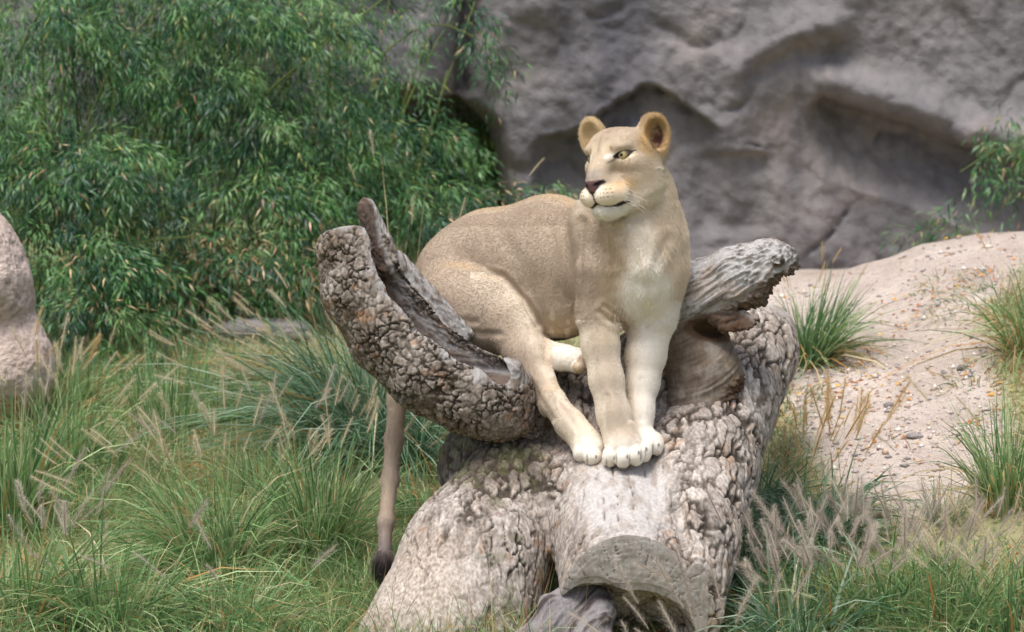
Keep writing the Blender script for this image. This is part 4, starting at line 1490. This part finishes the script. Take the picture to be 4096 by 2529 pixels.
GB = 'bamboo thicket against the rock wall'
bamboo('dense dark green bamboo arching over the pinkish boulder', gpt(40, 3.7),
       [(10, 15, 3.9, 60, 60, .01), (70, 50, 4.1, 60, 60, .01), (-60, 120, 3.8, 80, 60, .01), (20, 140, 4.9, 60, 30, .01), (72, 168, 3.6, 50, 70, .02),
        (20, 190, 3.5, 50, 50, .02), (122, 178, 3.7, 26, 30, .02), (50, 238, 3.5, 46, 56, .02), (95, 270, 3.3, 26, 44, .03), (92, 315, 3.2, 24, 34, .04), (-60, 280, 3.4, 70, 50, .02), (30, 240, 4.7, 80, 40, .02)],
       [((30, 380, 3.8), (60, 200, 3.8), (110, 60, 3.9), (190, -30, 4.0), .007), ((70, 380, 3.7), (90, 260, 3.6), (95, 215, 3.5), (82, 205, 3.4), .006), ((-30, 380, 3.9), (-20, 150, 3.9), (40, 0, 3.9), (110, -60, 3.9), .008),
        ((98, 366, 3.3), (97, 300, 3.25), (92, 222, 3.3), .004), ((40, 370, 3.5), (80, 280, 3.5), (140, 240, 3.4), (200, 236, 3.3), .004)], GB, inner=(-80, 130), n_inner=34)
bamboo('tall bamboo with the brightest leaves at the top of the thicket', gpt(200, 4.2),
       [(150, 10, 4.2, 60, 60, .01), (230, 20, 4.1, 60, 60, .01), (300, 40, 4.3, 60, 44, .01), (190, 80, 4.2, 60, 60, .01), (270, 100, 4.2, 55, 50, .01), (120, 90, 4.5, 60, 44, .01), (330, 110, 4.3, 46, 30, .01),
        (200, 140, 5.1, 70, 30, .01), (262, 150, 4.1, 36, 40, .02), (245, 200, 3.9, 40, 46, .04), (180, 262, 4.1, 46, 36, .12), (160, 190, 5.4, 90, 34, 0), (60, 60, 5.6, 110, 60, 0), (240, 60, 5.6, 110, 60, 0), (100, 180, 5.7, 120, 60, 0), (270, 190, 5.6, 100, 50, 0), (140, 290, 5.2, 120, 50, 0), (380, 150, 6.2, 80, 40, 0), (350, 230, 5.6, 90, 40, 0)],  # the farthest clumps are fill, added so the gaps go dark
       [((200, 390, 4.3), (220, 200, 4.3), (290, 70, 4.2), (350, 20, 4.1), .007), ((180, 390, 4.3), (185, 200, 4.3), (215, 60, 4.2), (280, -40, 4.1), .007), ((250, 120, 4.0), (262, 95, 4.0), (330, 40, 4.0), (420, -30, 4.0), .006),
        ((232, 330, 3.8), (226, 240, 3.8), (215, 170, 3.8), .003), ((275, 350, 3.9), (268, 250, 3.8), (262, 190, 3.8), .003), ((290, 350, 3.9), (288, 250, 3.8), (296, 195, 3.8), .003)], GB, inner=(110, 300), n_inner=34)
bamboo('lighter airy bamboo reaching toward the cave mouth', gpt(330, 4.6),
       [(330, 20, 4.6, 55, 20, .01), (400, 30, 4.6, 50, 12, .02), (450, 15, 4.6, 30, 10, .02), (475, 50, 4.6, 16, 6, .03), (485, 80, 4.6, 12, 4, .03), (380, 80, 4.6, 45, 12, .01), (410, 110, 4.5, 34, 18, .01),
        (340, 150, 4.3, 50, 60, .01), (400, 150, 4.5, 46, 50, .02), (450, 125, 6.7, 30, 44, .01), (466, 160, 6.7, 26, 40, .02), (440, 180, 6.5, 40, 40, .01), (300, 190, 4.1, 40, 50, .02), (360, 200, 4.2, 46, 56, .02), (420, 200, 4.4, 40, 46, .03),
        (460, 215, 4.6, 30, 24, .06), (330, 240, 4.0, 46, 50, .08), (400, 235, 4.2, 46, 46, .05), (500, 196, 4.9, 22, 12, .1), (530, 190, 4.9, 14, 5, .1)],
       [((300, 390, 4.5), (310, 180, 4.5), (360, 70, 4.5), (430, 15, 4.5), (480, 40, 4.5), .006), ((330, 390, 4.6), (350, 180, 4.6), (420, 120, 4.5), (450, 150, 4.4), .005), ((340, 260, 4.2), (330, 190, 4.1), (380, 170, 4.0), (440, 190, 4.0), .003),
        ((340, 300, 4.3), (430, 215, 4.4), (500, 195, 4.8), (540, 186, 4.9), .004)], GB, nleaf=84, ll=(0.12, 0.26), inner=(280, 430), n_inner=22)
bamboo('low shaded bamboo with many dry tan leaves near the ground', gpt(210, 3.7),
       [(170, 300, 3.7, 40, 40, .12), (225, 270, 3.8, 40, 40, .2), (275, 265, 3.8, 40, 40, .22), (150, 340, 3.4, 30, 28, .1), (205, 340, 3.7, 36, 26, .2), (310, 280, 3.9, 30, 34, .22), (130, 262, 3.6, 30, 30, .06), (125, 372, 3.1, 20, 14, .1), (180, 330, 4.5, 80, 30, .1), (270, 310, 4.0, 26, 10, .5)],
       [((190, 390, 3.7), (196, 330, 3.7), (230, 300, 3.6), (280, 330, 3.4), .004), ((150, 390, 3.5), (155, 300, 3.5), (175, 250, 3.5), .005), ((260, 385, 3.9), (268, 300, 3.9), (280, 240, 3.8), .005)], GB, nleaf=76, lsize=0.05)
GR = 'small bamboo on the bank'
bamboo('small loose bamboo spray hanging over the bank at the picture edge', gpt(1040, 4.6),
       [(1012, 120, 4.9, 10, 7, .03), (996, 148, 4.9, 12, 6, .03), (1020, 150, 4.9, 14, 9, .03), (972, 168, 4.9, 8, 3, .05), (1006, 180, 4.9, 12, 4, .05), (1024, 205, 4.8, 12, 7, .03), (1060, 160, 4.9, 30, 20, .03)],
       [((1050, 300, 4.8), (1045, 200, 4.85), (1010, 140, 4.9), (960, 172, 4.9), .005), ((1060, 300, 4.8), (1050, 220, 4.85), (1015, 190, 4.85), (990, 222, 4.9), .004)], GR, nleaf=60, ll=(0.14, 0.3))
bamboo('low dark green bamboo shoot peeping over the crest of the bank', gpt(945, 4.7), [(945, 240, 4.6, 18, 12, .02), (968, 235, 4.6, 12, 6, .02), (930, 246, 4.6, 12, 5, .02)], [((950, 275, 4.6), (955, 245, 4.6), (970, 230, 4.6), .004)], GR, nleaf=60, ll=(0.14, 0.3))

# ---- grasses
def ribbons(p, d, L, wd, bend, tint, segs=4, hang=1.0):
    """curved tapering blades"""
    n = len(p)
    d = norm_rows(d)
    hz = d * np.array([1, 1, 0])
    hz = norm_rows(hz + rng.normal(0, 0.05, (n, 3)) * np.array([1, 1, 0]))
    t = np.linspace(0, 1, segs + 1)
    c = p[:, None] + d[:, None] * (t[None, :, None] * L[:, None, None]) \
        + (hz[:, None] * 0.75 - np.array([0, 0, 1.0]) * hang) * (bend[:, None] * L[:, None] * t[None] ** 2.2)[..., None]
    side = norm_rows(np.cross(d, np.array([0, 0.25, 1.0])) + rng.normal(0, 0.35, (n, 3)))
    w = np.array([0.75, 1.0, 0.85, 0.55, 0.06]) if segs == 4 else np.interp(t, [0, 0.3, 1], [0.8, 1, 0.06])
    off = side[:, None] * (wd[:, None] * w[None] * 0.5)[..., None]
    v = np.stack([c - off, c + off], 2).reshape(n, -1, 3)
    k = 2 * (segs + 1)
    b = (np.arange(n) * k)[:, None, None]
    q = np.array([[2 * i, 2 * i + 1, 2 * i + 3, 2 * i + 2] for i in range(segs)])[None]
    f = (b + q).reshape(-1, 4)
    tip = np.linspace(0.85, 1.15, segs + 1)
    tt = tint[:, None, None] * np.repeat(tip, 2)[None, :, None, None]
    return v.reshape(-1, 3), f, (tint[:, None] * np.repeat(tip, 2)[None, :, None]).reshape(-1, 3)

G_GREEN = np.array([srgb(108, 142, 84), srgb(134, 164, 104), srgb(92, 126, 80), srgb(164, 180, 128)])
G_BLUE = np.array([srgb(92, 124, 92), srgb(116, 144, 112), srgb(150, 168, 144), srgb(76, 110, 76)])
G_STRAW = np.array([srgb(196, 176, 130), srgb(178, 156, 108), srgb(206, 192, 156), srgb(186, 140, 84)])

def plume_mesh(name, mat, seed, length=0.125, rad=0.021, nb=430):
    r = np.random.default_rng(seed)
    t = r.random(nb) ** 0.9
    prof = np.interp(t, [0, 0.12, 0.5, 0.85, 1], [0.5, 0.95, 1.0, 0.8, 0.35])
    a = r.uniform(0, 2 * math.pi, nb)
    bow = 0.10 * length
    c = np.stack([bow * t ** 2, np.zeros(nb), t * length], -1)
    out = np.stack([np.cos(a), np.sin(a), np.zeros(nb)], -1)
    ln_ = rad * prof * r.uniform(0.35, 1.35, nb)
    tip = c + out * ln_[:, None] + np.array([0, 0, 1.0]) * (ln_ * r.uniform(0.4, 1.1, nb))[:, None]
    side = np.cross(out, [0, 0, 1.0]) * 0.00032
    v = np.stack([c - side, c + side, tip], 1).reshape(-1, 3)
    f = np.arange(nb * 3).reshape(-1, 3)
    k, sd = 7, 5
    tt = np.linspace(0, 1, k)
    an = np.linspace(0, 2 * math.pi, sd, endpoint=False)
    rr = np.interp(tt, [0, 0.15, 0.8, 1], [0.0009, 0.0018, 0.0014, 0.0004])
    sp = np.stack([bow * tt[:, None] ** 2 + rr[:, None] * np.cos(an), rr[:, None] * np.sin(an) + 0 * tt[:, None], tt[:, None] * length + 0 * an], -1).reshape(-1, 3)
    i = np.arange(k * sd).reshape(k, sd) + len(v)
    q = np.stack([i[:-1], np.roll(i, -1, 1)[:-1], np.roll(i, -1, 1)[1:], i[1:]], -1).reshape(-1, 4)
    me = bpy.data.meshes.new(name)
    me.from_pydata(np.concatenate([v, sp]).tolist(), [], [list(x) for x in f] + [list(x) for x in q])
    me.materials.append(mat)
    return me

def plume_mat(name, a, b):
    m = NT(name)
    info = m.n('ObjectInfo')
    c = m.mix(a, b, info.outputs['Random'])
    m.done(c, 0.8, None, 0.1)
    tr = m.n('BsdfTranslucent')
    m.set(tr.inputs['Color'], c)
    mx = m.n('MixShader')
    mx.inputs[0].default_value = 0.45
    m.t.links.new(m.b.outputs[0], mx.inputs[1])
    m.t.links.new(tr.outputs[0], mx.inputs[2])
    m.t.links.new(mx.outputs[0], m.out.inputs['Surface'])
    return m.m
PM_TAN = plume_mat('plume_tan', srgb(228, 208, 168), srgb(216, 184, 128))
PM_GREY = plume_mat('plume_grey', srgb(228, 216, 188), srgb(212, 196, 164))
PM_PURP = plume_mat('plume_purple', srgb(220, 208, 192), srgb(190, 174, 162))
PLUMES = {k: [plume_mesh('plume', mt, 10 * j + i) for i in range(3)] for j, (k, mt) in enumerate((('tan', PM_TAN), ('grey', PM_GREY), ('purple', PM_PURP)))}
m = NT('grass_stem')
MAT_STEM = m.done(srgb(150, 150, 92), 0.6)

CLUMPS = []
def tussock(label, px, py, h, n, spread_=0.55, lean=(0, 0), pal=G_GREEN, straw=0.1, rad=0.07, wd=0.006, bend=0.35, plumes=0, pk='tan', pdir=(0, 0), psp=0.4, ph=1.1,
            group='fountain grass clumps', name='grass_clump', base=None, psize=1.0, droop=0.0):
    g = on_ground(px, py) if base is None else np.array(base, float)
    h = h * (1.55 if name == 'grass_clump' and px < 480 and base is None else 1.3 if name == 'grass_clump' else 1.0)
    n = int(n * (1.25 if name == 'grass_clump' else 1.0))
    root = empty(name, g)
    tag(root, label, 'grass clump', group)
    a = rng.uniform(0, 2 * math.pi, n)
    rr = rad * np.sqrt(rng.random(n))
    p = g + np.stack([rr * np.cos(a), rr * np.sin(a), np.zeros(n)], -1)
    p[:, 2] = ground_z(p[:, 0], p[:, 1]) - 0.01
    tilt = np.abs(rng.normal(0, spread_, n))
    a2 = a + rng.normal(0, 0.5, n)
    d = np.stack([np.sin(tilt) * np.cos(a2) + lean[0], np.sin(tilt) * np.sin(a2) + lean[1], np.cos(tilt)], -1)
    L = h * rng.uniform(0.5, 1.15, n)
    tint = pal[rng.integers(0, len(pal), n)] * rng.uniform(0.75, 1.25, (n, 1))
    k = rng.random(n) < straw
    tint[k] = G_STRAW[rng.integers(0, 4, k.sum())]
    bd = np.abs(rng.normal(bend, 0.22, n)) + tilt * 0.25 + droop * k
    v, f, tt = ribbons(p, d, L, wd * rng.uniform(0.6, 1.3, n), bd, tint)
    o = mesh_obj('blades', v, f, MAT_BLADE, root, True, {'tint': tt}, g)
    tag(o, kind='stuff')
    if plumes:
        k = plumes
        a = rng.uniform(0, 2 * math.pi, k)
        p = g + np.stack([rad * 0.7 * np.cos(a), rad * 0.7 * np.sin(a), np.zeros(k)], -1)
        d = norm_rows(np.stack([rng.normal(0, psp, k) + pdir[0], rng.normal(0, psp * 0.7, k) + pdir[1], np.ones(k)], -1))
        L = h * ph * rng.uniform(0.72, 1.18, k)
        v, f, tt = ribbons(p, d, L, np.full(k, 0.0022), np.full(k, 0.12), np.tile(srgb(150, 150, 92), (k, 1)))
        o = mesh_obj('stems', v, f, MAT_BLADE, root, True, {'tint': tt}, g)
        tag(o, kind='stuff')
        vv = v.reshape(k, -1, 3)
        tips = (vv[:, -1] + vv[:, -2]) / 2
        dirs = norm_rows(tips - (vv[:, -3] + vv[:, -4]) / 2)
        for i in range(k):
            me = PLUMES[pk][rng.integers(0, 3)]
            q = bpy.data.objects.new('plume', me)
            col.objects.link(q)
            q.parent = root
            q.location = Vector(tips[i] - g)
            rot = Vector(dirs[i]).to_track_quat('Z', 'X').to_matrix() @ Matrix.Rotation(rng.uniform(0, 6.28), 3, 'Z')
            q.rotation_euler = rot.to_euler()
            s_ = rng.uniform(0.6, 1.1) * psize
            q.scale = (s_, s_, s_ * rng.uniform(0.9, 1.15))
    return root

# ---- left of the log
tussock('big bluish green fountain grass with pale plumes fanning out behind the hollow limb', 360, 458, 0.52, 800, 0.7, (-0.14, 0), G_BLUE, 0.06, 0.12, 0.007, 0.42, 44, 'grey', (-0.75, 0), 0.34, 0.80)
tussock('slender grass with thin seed stalks just behind the lioness rump', 402, 420, 0.66, 26, 0.16, (0.08, 0), G_STRAW, 0.5, 0.05, 0.0035, 0.1, 5, 'grey', (0.1, 0), 0.1, 1.0, psize=0.8)
tussock('leafy grass clump with straw plumes near the boulder', 72, 474, 0.28, 340, 0.5, (0, 0), G_GREEN, 0.08, 0.10, 0.006, 0.3, 20, 'grey', (0.05, 0), 0.3, 1.0)
tussock('wide grass clump with many buff plumes leaning left, middle of the meadow', 212, 574, 0.34, 520, 0.6, (-0.12, 0), G_GREEN, 0.12, 0.12, 0.007, 0.4, 30, 'grey', (-0.35, 0), 0.34, 1.0)
tussock('upright grass clump with pale plumes beside the hanging tail', 322, 560, 0.33, 420, 0.36, (0, 0), G_GREEN, 0.08, 0.09, 0.006, 0.25, 24, 'grey', (0.08, 0), 0.22, 1.0)
tussock('long arching grass at the bottom edge below the buff plumes', 110, 640, 0.34, 560, 0.75, (0, 0), G_GREEN, 0.10, 0.14, 0.007, 0.5, 10, 'purple', (-0.2, 0), 0.4, 0.8)
tussock('bright green upright blades at the left picture edge', 14, 536, 0.36, 260, 0.28, (0, 0), G_GREEN, 0.08, 0.07, 0.008, 0.15, 4, 'purple', (0.3, 0), 0.4, 0.8)
tussock('tall thin upright reeds standing above the meadow', 166, 454, 0.34, 60, 0.13, (0, 0), G_GREEN, 0.05, 0.10, 0.007, 0.06)
tussock('grass tuft with drooping straw blades at the bottom, left of the log foot', 232, 642, 0.26, 340, 0.7, (0.05, 0), G_GREEN, 0.2, 0.12, 0.006, 0.45, 5, 'purple', (0, 0), 0.4, 0.9)
tussock('bottom corner grass with thin purple plumes', 20, 640, 0.36, 300, 0.5, (0.05, 0), G_GREEN, 0.08, 0.12, 0.007, 0.35, 10, 'purple', (0.1, 0), 0.35, 0.9)
tussock('short yellow green grass at the foot of the boulder', 66, 404, 0.16, 240, 0.5, (0, 0), G_GREEN, 0.25, 0.12, 0.005, 0.3)
tussock('thin dry grass with tan plumes in front of the bamboo foot', 40, 440, 0.24, 160, 0.5, (0, 0), G_GREEN, 0.4, 0.12, 0.005, 0.3, 16, 'tan', (0.1, 0), 0.35, 1.0)
tussock('upright green grass before the flat grey stone', 210, 410, 0.20, 170, 0.3, (0, 0), G_GREEN, 0.2, 0.16, 0.005, 0.2)
tussock('loose green grass left of the big bluish clump', 262, 500, 0.20, 220, 0.5, (0, 0), G_GREEN, 0.15, 0.14, 0.005, 0.3, 10, 'purple', (-0.1, 0), 0.4, 1.2)
tussock('small grass tuft at the foot of the log under the tail tuft', 352, 606, 0.13, 150, 0.6, (0, 0), G_GREEN, 0.25, 0.10, 0.004, 0.4)
tussock('dark shaded grass under the raised limb beside the trunk', 412, 470, 0.36, 260, 0.5, (-0.1, -0.1), G_BLUE, 0.05, 0.08, 0.006, 0.5)
tussock('long green leaves hanging beside the trunk below the limb', 418, 520, 0.22, 140, 0.5, (-0.2, 0), G_GREEN, 0.1, 0.07, 0.005, 0.4)

# ---- right of the log
tussock('round spiky grass clump with straw skirt on the bank beside the stripped trunk', 812, 364, 0.30, 380, 0.55, (0.18, 0), np.concatenate([G_GREEN, G_BLUE[:1]]), 0.18, 0.06, 0.006, 0.12, 8, 'tan', (0.05, 0), 0.22, 0.95, droop=0.75, psize=0.7)
tussock('broad leaved grass with golden plumes at the end of the path', 822, 540, 0.27, 300, 0.55, (0, 0), G_BLUE, 0.06, 0.11, 0.011, 0.5, 34, 'tan', (0.05, 0), 0.30, 1.25, psize=1.15)
tussock('blue green blades hugging the right flank of the trunk', 750, 590, 0.30, 260, 0.4, (-0.02, 0), G_BLUE, 0.05, 0.10, 0.010, 0.4, 4, 'grey', (-0.1, 0), 0.3, 1.1)
tussock('green blades rising along the trunk above the blue green grass', 752, 520, 0.25, 150, 0.35, (0, 0), G_BLUE, 0.1, 0.08, 0.007, 0.3)
tussock('plumed grass at the bottom edge right of the log foot', 800, 652, 0.30, 260, 0.5, (0, 0), G_BLUE, 0.08, 0.13, 0.009, 0.4, 38, 'purple', (-0.12, 0), 0.40, 1.0, psize=1.2)
tussock('hazy purple plumed grass below the golden plumes', 872, 632, 0.27, 260, 0.45, (0, 0), G_GREEN, 0.08, 0.14, 0.008, 0.35, 44, 'purple', (-0.05, 0), 0.38, 1.1, psize=1.2)
tussock('purple and buff plumed grass at the bottom, second from the corner', 945, 636, 0.27, 260, 0.45, (0, 0), G_GREEN, 0.08, 0.14, 0.008, 0.35, 36, 'purple', (-0.1, 0), 0.38, 1.05, psize=1.15)
tussock('pale plumed grass in the bottom right corner', 1012, 640, 0.27, 220, 0.45, (0, 0), G_GREEN, 0.08, 0.14, 0.008, 0.35, 26, 'grey', (-0.15, 0), 0.35, 1.05, psize=1.15)
tussock('upright yellow green grass clump at the right edge beside the path', 1006, 508, 0.34, 260, 0.30, (0, 0), G_GREEN, 0.22, 0.07, 0.006, 0.2, 3, 'grey', (-0.2, 0), 0.3, 1.0, droop=0.5)
tussock('little grass sprig on the path near the right edge clump', 944, 524, 0.17, 90, 0.4, (0, 0), G_BLUE, 0.25, 0.05, 0.005, 0.25, 2, 'purple', (-0.3, 0), 0.2, 1.4, psize=0.7)
tussock('loose yellowing grass on the slope at the far right edge', 1024, 352, 0.30, 160, 0.45, (-0.1, 0), G_GREEN, 0.35, 0.06, 0.006, 0.3, 4, 'tan', (0, 0), 0.3, 1.0, droop=0.4)
for i, (px, py, r, n, h, lab) in enumerate(((790, 400, .12, 240, .11, 'matted grey green turf beside the trunk below the spiky clump'), (772, 428, .12, 260, .11, 'matted turf in the angle of trunk and path'),
        (764, 462, .12, 200, .13, 'straggly turf along the trunk at the foot of the path'), (944, 282, .12, 150, .07, 'small weedy patch high on the bank'), (984, 304, .22, 340, .08, 'spreading weedy patch on the upper bank'),
        (978, 374, .16, 200, .07, 'weedy patch with dead leaves beside the right edge'), (1010, 425, .16, 200, .08, 'sparse weeds at the right edge above the upright clump'), (881, 437, .05, 60, .05, 'tiny green weed on the lower path'),
        (1006, 280, .16, 180, .07, 'weeds at the right edge near the crest'))):
    tussock(lab, px, py, h, n, 0.9, (0, 0), np.concatenate([G_GREEN, G_BLUE]) * 0.9, 0.35, r, 0.004, 0.5, group='weedy patches on the bank', name='weed_patch')

# purple plumes leaning in before the saw cut
g0 = np.array(at(640, 650, -1.25)); g0[2] = ground_z(g0[0], g0[1])
tussock('foxtail grass with purple plumes leaning before the sawn log end', 0, 0, 0.13, 40, 0.4, (0.05, 0), G_GREEN, 0.1, 0.16, 0.006, 0.2, 11, 'purple', (-0.5, 0), 0.3, 1.0, base=g0, psize=1.2)
g1 = np.array(at(716, 650, -1.2)); g1[2] = ground_z(g1[0], g1[1])
tussock('foxtail grass with soft purple plumes at the right foot of the log', 0, 0, 0.26, 60, 0.4, (0, 0), G_GREEN, 0.1, 0.12, 0.006, 0.2, 14, 'purple', (-0.05, 0), 0.3, 1.0, base=g1, psize=1.25)

# dry stalks in front of the log
g2 = np.array(at(520, 640, -1.15)); g2[2] = ground_z(g2[0], g2[1])
tussock('thin dry red and straw stalks growing before the log', 0, 0, 0.42, 90, 0.34, (0.02, 0), np.concatenate([G_STRAW, [srgb(160, 100, 90), srgb(150, 140, 80)]]), 0.3, 0.18, 0.0032, 0.16, 3, 'tan', (-0.15, 0), 0.2, 0.6, base=g2, name='dry_grass_tuft', group='dry stalks before the log', psize=0.7)
g3 = np.array(at(470, 650, -1.3)); g3[2] = ground_z(g3[0], g3[1])
tussock('few long pale stalks crossing the left foot of the log', 0, 0, 0.36, 34, 0.5, (-0.05, 0), G_STRAW, 0.3, 0.16, 0.003, 0.25, base=g3, name='dry_grass_tuft', group='dry stalks before the log')

# ---- longer loose grass filling the meadow between the clumps
def meadow(n):
    X = np.concatenate([rng.uniform(-2.5, 0.1, n), rng.uniform(0.75, 2.6, n // 4)])
    Y = np.concatenate([rng.uniform(-1.2, 3.3, n), rng.uniform(-1.2, 0.1, n // 4)])
    P = np.stack([X, Y, ground_z(X, Y) - 0.01], -1)
    k = (fbm(P * 1.9, 3, 101) + rng.normal(0, 0.12, len(P)) > -0.12) & (path_mask(P) < 0.3)
    P = P[k]
    n = len(P)
    cl = fbm(P * 3.1, 2, 102)
    tint = G_GREEN[rng.integers(0, 4, n)] * rng.uniform(0.8, 1.3, (n, 1))
    dry = rng.random(n) < 0.16 + 0.4 * cl
    tint[dry] = G_STRAW[rng.integers(0, 4, dry.sum())]
    d = np.stack([rng.normal(0, 0.38, n) + 0.5 * fbm(P * 2, 2, 103), rng.normal(0, 0.38, n), np.ones(n)], -1)
    L = rng.uniform(0.10, 0.27, n) * (1 + 0.7 * cl)
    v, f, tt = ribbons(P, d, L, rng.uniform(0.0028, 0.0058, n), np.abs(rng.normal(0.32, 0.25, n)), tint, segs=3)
    o = mesh_obj('meadow_grass', v, f, MAT_BLADE, None, True, {'tint': tt})
    tag(o, 'long loose green and straw grass between the clumps of the meadow', 'grass', None, 'stuff')
meadow(60000)

# ---- turf over the meadow: too many blades to count
def turf(n, label):
    X = rng.uniform(-2.6, 2.7, n)
    Y = rng.uniform(-1.9, 3.6, n)
    P = np.stack([X, Y, ground_z(X, Y)], -1)
    pmk = path_mask(P)
    dens = fbm(P * 2.5, 3, 77)
    keep = (rng.random(n) > pmk * 1.05) & (dens + rng.normal(0, 0.25, n) > -0.35)
    P = P[keep]
    n = len(P)
    pal = np.concatenate([G_GREEN, G_GREEN, G_STRAW])
    zone = fbm(P * 1.4, 2, 78)
    tint = pal[rng.integers(0, len(pal), n)] * rng.uniform(0.8, 1.25, (n, 1))
    dry = rng.random(n) < np.clip(0.35 + 0.9 * zone, 0.05, 0.8)
    tint[dry] = G_STRAW[rng.integers(0, 4, dry.sum())] * rng.uniform(0.8, 1.1, (dry.sum(), 1))
    d = np.stack([rng.normal(0, 0.55, n), rng.normal(0, 0.55, n), np.ones(n)], -1)
    L = rng.uniform(0.03, 0.10, n) * (1 + 0.6 * np.clip(fbm(P * 3, 2, 79), -0.5, 1)) * np.where(P[:, 0] < 0.3, 1.15, 0.9)
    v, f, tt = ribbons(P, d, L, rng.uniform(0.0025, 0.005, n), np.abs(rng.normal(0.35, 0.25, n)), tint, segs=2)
    o = mesh_obj('turf_grass', v, f, MAT_BLADE, None, True, {'tint': tt})
    tag(o, label, 'grass', None, 'stuff')
turf(120000, "short mixed green and straw turf covering the meadow")

# ---- gravel and fallen leaves on the path
def gravel(n):
    X = rng.uniform(0.6, 2.6, n * 3)
    Y = rng.uniform(-0.9, 3.5, n * 3)
    P = np.stack([X, Y, ground_z(X, Y)], -1)
    px, py = project(P)
    w = path_mask(P) * np.clip(0.25 + 0.9 * np.exp(-((py - 410) / 70) ** 2) + 0.5 * fbm(P * 3, 3, 88), 0.03, 1)
    P = P[rng.random(len(P)) < w * 0.8][:n]
    n = len(P)
    base = np.array([[1, 0, 0], [0, 1, 0], [-1, 0, 0], [0, -1, 0], [0, 0, 0.7], [0, 0, -0.7]], float)
    fc = np.array([[0, 1, 4], [1, 2, 4], [2, 3, 4], [3, 0, 4], [1, 0, 5], [2, 1, 5], [3, 2, 5], [0, 3, 5]])
    sz = rng.gamma(2.2, 0.0022, n).clip(0.002, 0.016)
    v = base[None] * (1 + rng.normal(0, 0.28, (n, 6, 1))) * sz[:, None, None]
    a = rng.uniform(0, 6.28, n)
    c, s = np.cos(a)[:, None], np.sin(a)[:, None]
    v = np.stack([v[..., 0] * c - v[..., 1] * s, v[..., 0] * s + v[..., 1] * c, v[..., 2]], -1)
    v = v + P[:, None] + np.array([0, 0, 0.2]) * sz[:, None, None]
    f = (fc[None] + (np.arange(n) * 6)[:, None, None]).reshape(-1, 3)
    pal = np.array([srgb(196, 182, 168), srgb(168, 156, 150), srgb(214, 204, 194), srgb(184, 160, 140), srgb(150, 140, 136)])
    tint = pal[rng.integers(0, 5, n)] * rng.uniform(0.85, 1.15, (n, 1))
    m = NT('gravel_stone')
    mt = m.done(m.attr('tint'), 0.85, None, 0.2)
    o = mesh_obj('gravel', v.reshape(-1, 3), f, mt, None, False, {'tint': np.repeat(tint, 6, 0)})
    tag(o, 'small pale pinkish grey gravel strewn over the path', 'gravel', None, 'stuff')
gravel(6500)

def litter(n):
    X = rng.uniform(0.6, 2.6, n * 6)
    Y = rng.uniform(-0.9, 3.6, n * 6)
    P = np.stack([X, Y, ground_z(X, Y) + 0.006], -1)
    px, py = project(P)
    w = np.clip(0.12 + 0.7 * np.exp(-(((px - 850) / 70) ** 2 + ((py - 395) / 40) ** 2)) + 0.6 * np.exp(-(((px - 960) / 60) ** 2 + ((py - 300) / 40) ** 2)) + 0.5 * np.exp(-(((px - 985) / 60) ** 2 + ((py - 385) / 30) ** 2)), 0, 1) * sstep(0.0, 0.3, fbm(P * 4, 2, 66) + 0.2)
    P = P[rng.random(len(P)) < w][:n]
    n = len(P)
    pal = np.array([srgb(222, 156, 70), srgb(196, 116, 58), srgb(226, 184, 96), srgb(150, 88, 60), srgb(204, 150, 104)])
    d = np.stack([rng.normal(0, 1, n), rng.normal(0, 1, n), rng.normal(0, 0.2, n)], -1)
    L = rng.uniform(0.014, 0.034, n)
    v, q, t, tint = leaf_mesh(P, d, L, L * 0.5, norm_rows(np.stack([rng.normal(0, 0.35, n), rng.normal(0, 0.35, n), np.ones(n)], -1)), pal[rng.integers(0, 5, n)])
    o = mesh_mixed('fallen_leaves', v, q, t, MAT_BLADE, None, tint, (0, 0, 0))
    tag(o, 'scattered orange and brown fallen leaves on the path and bank', 'fallen leaves', None, 'stuff')
litter(1500)
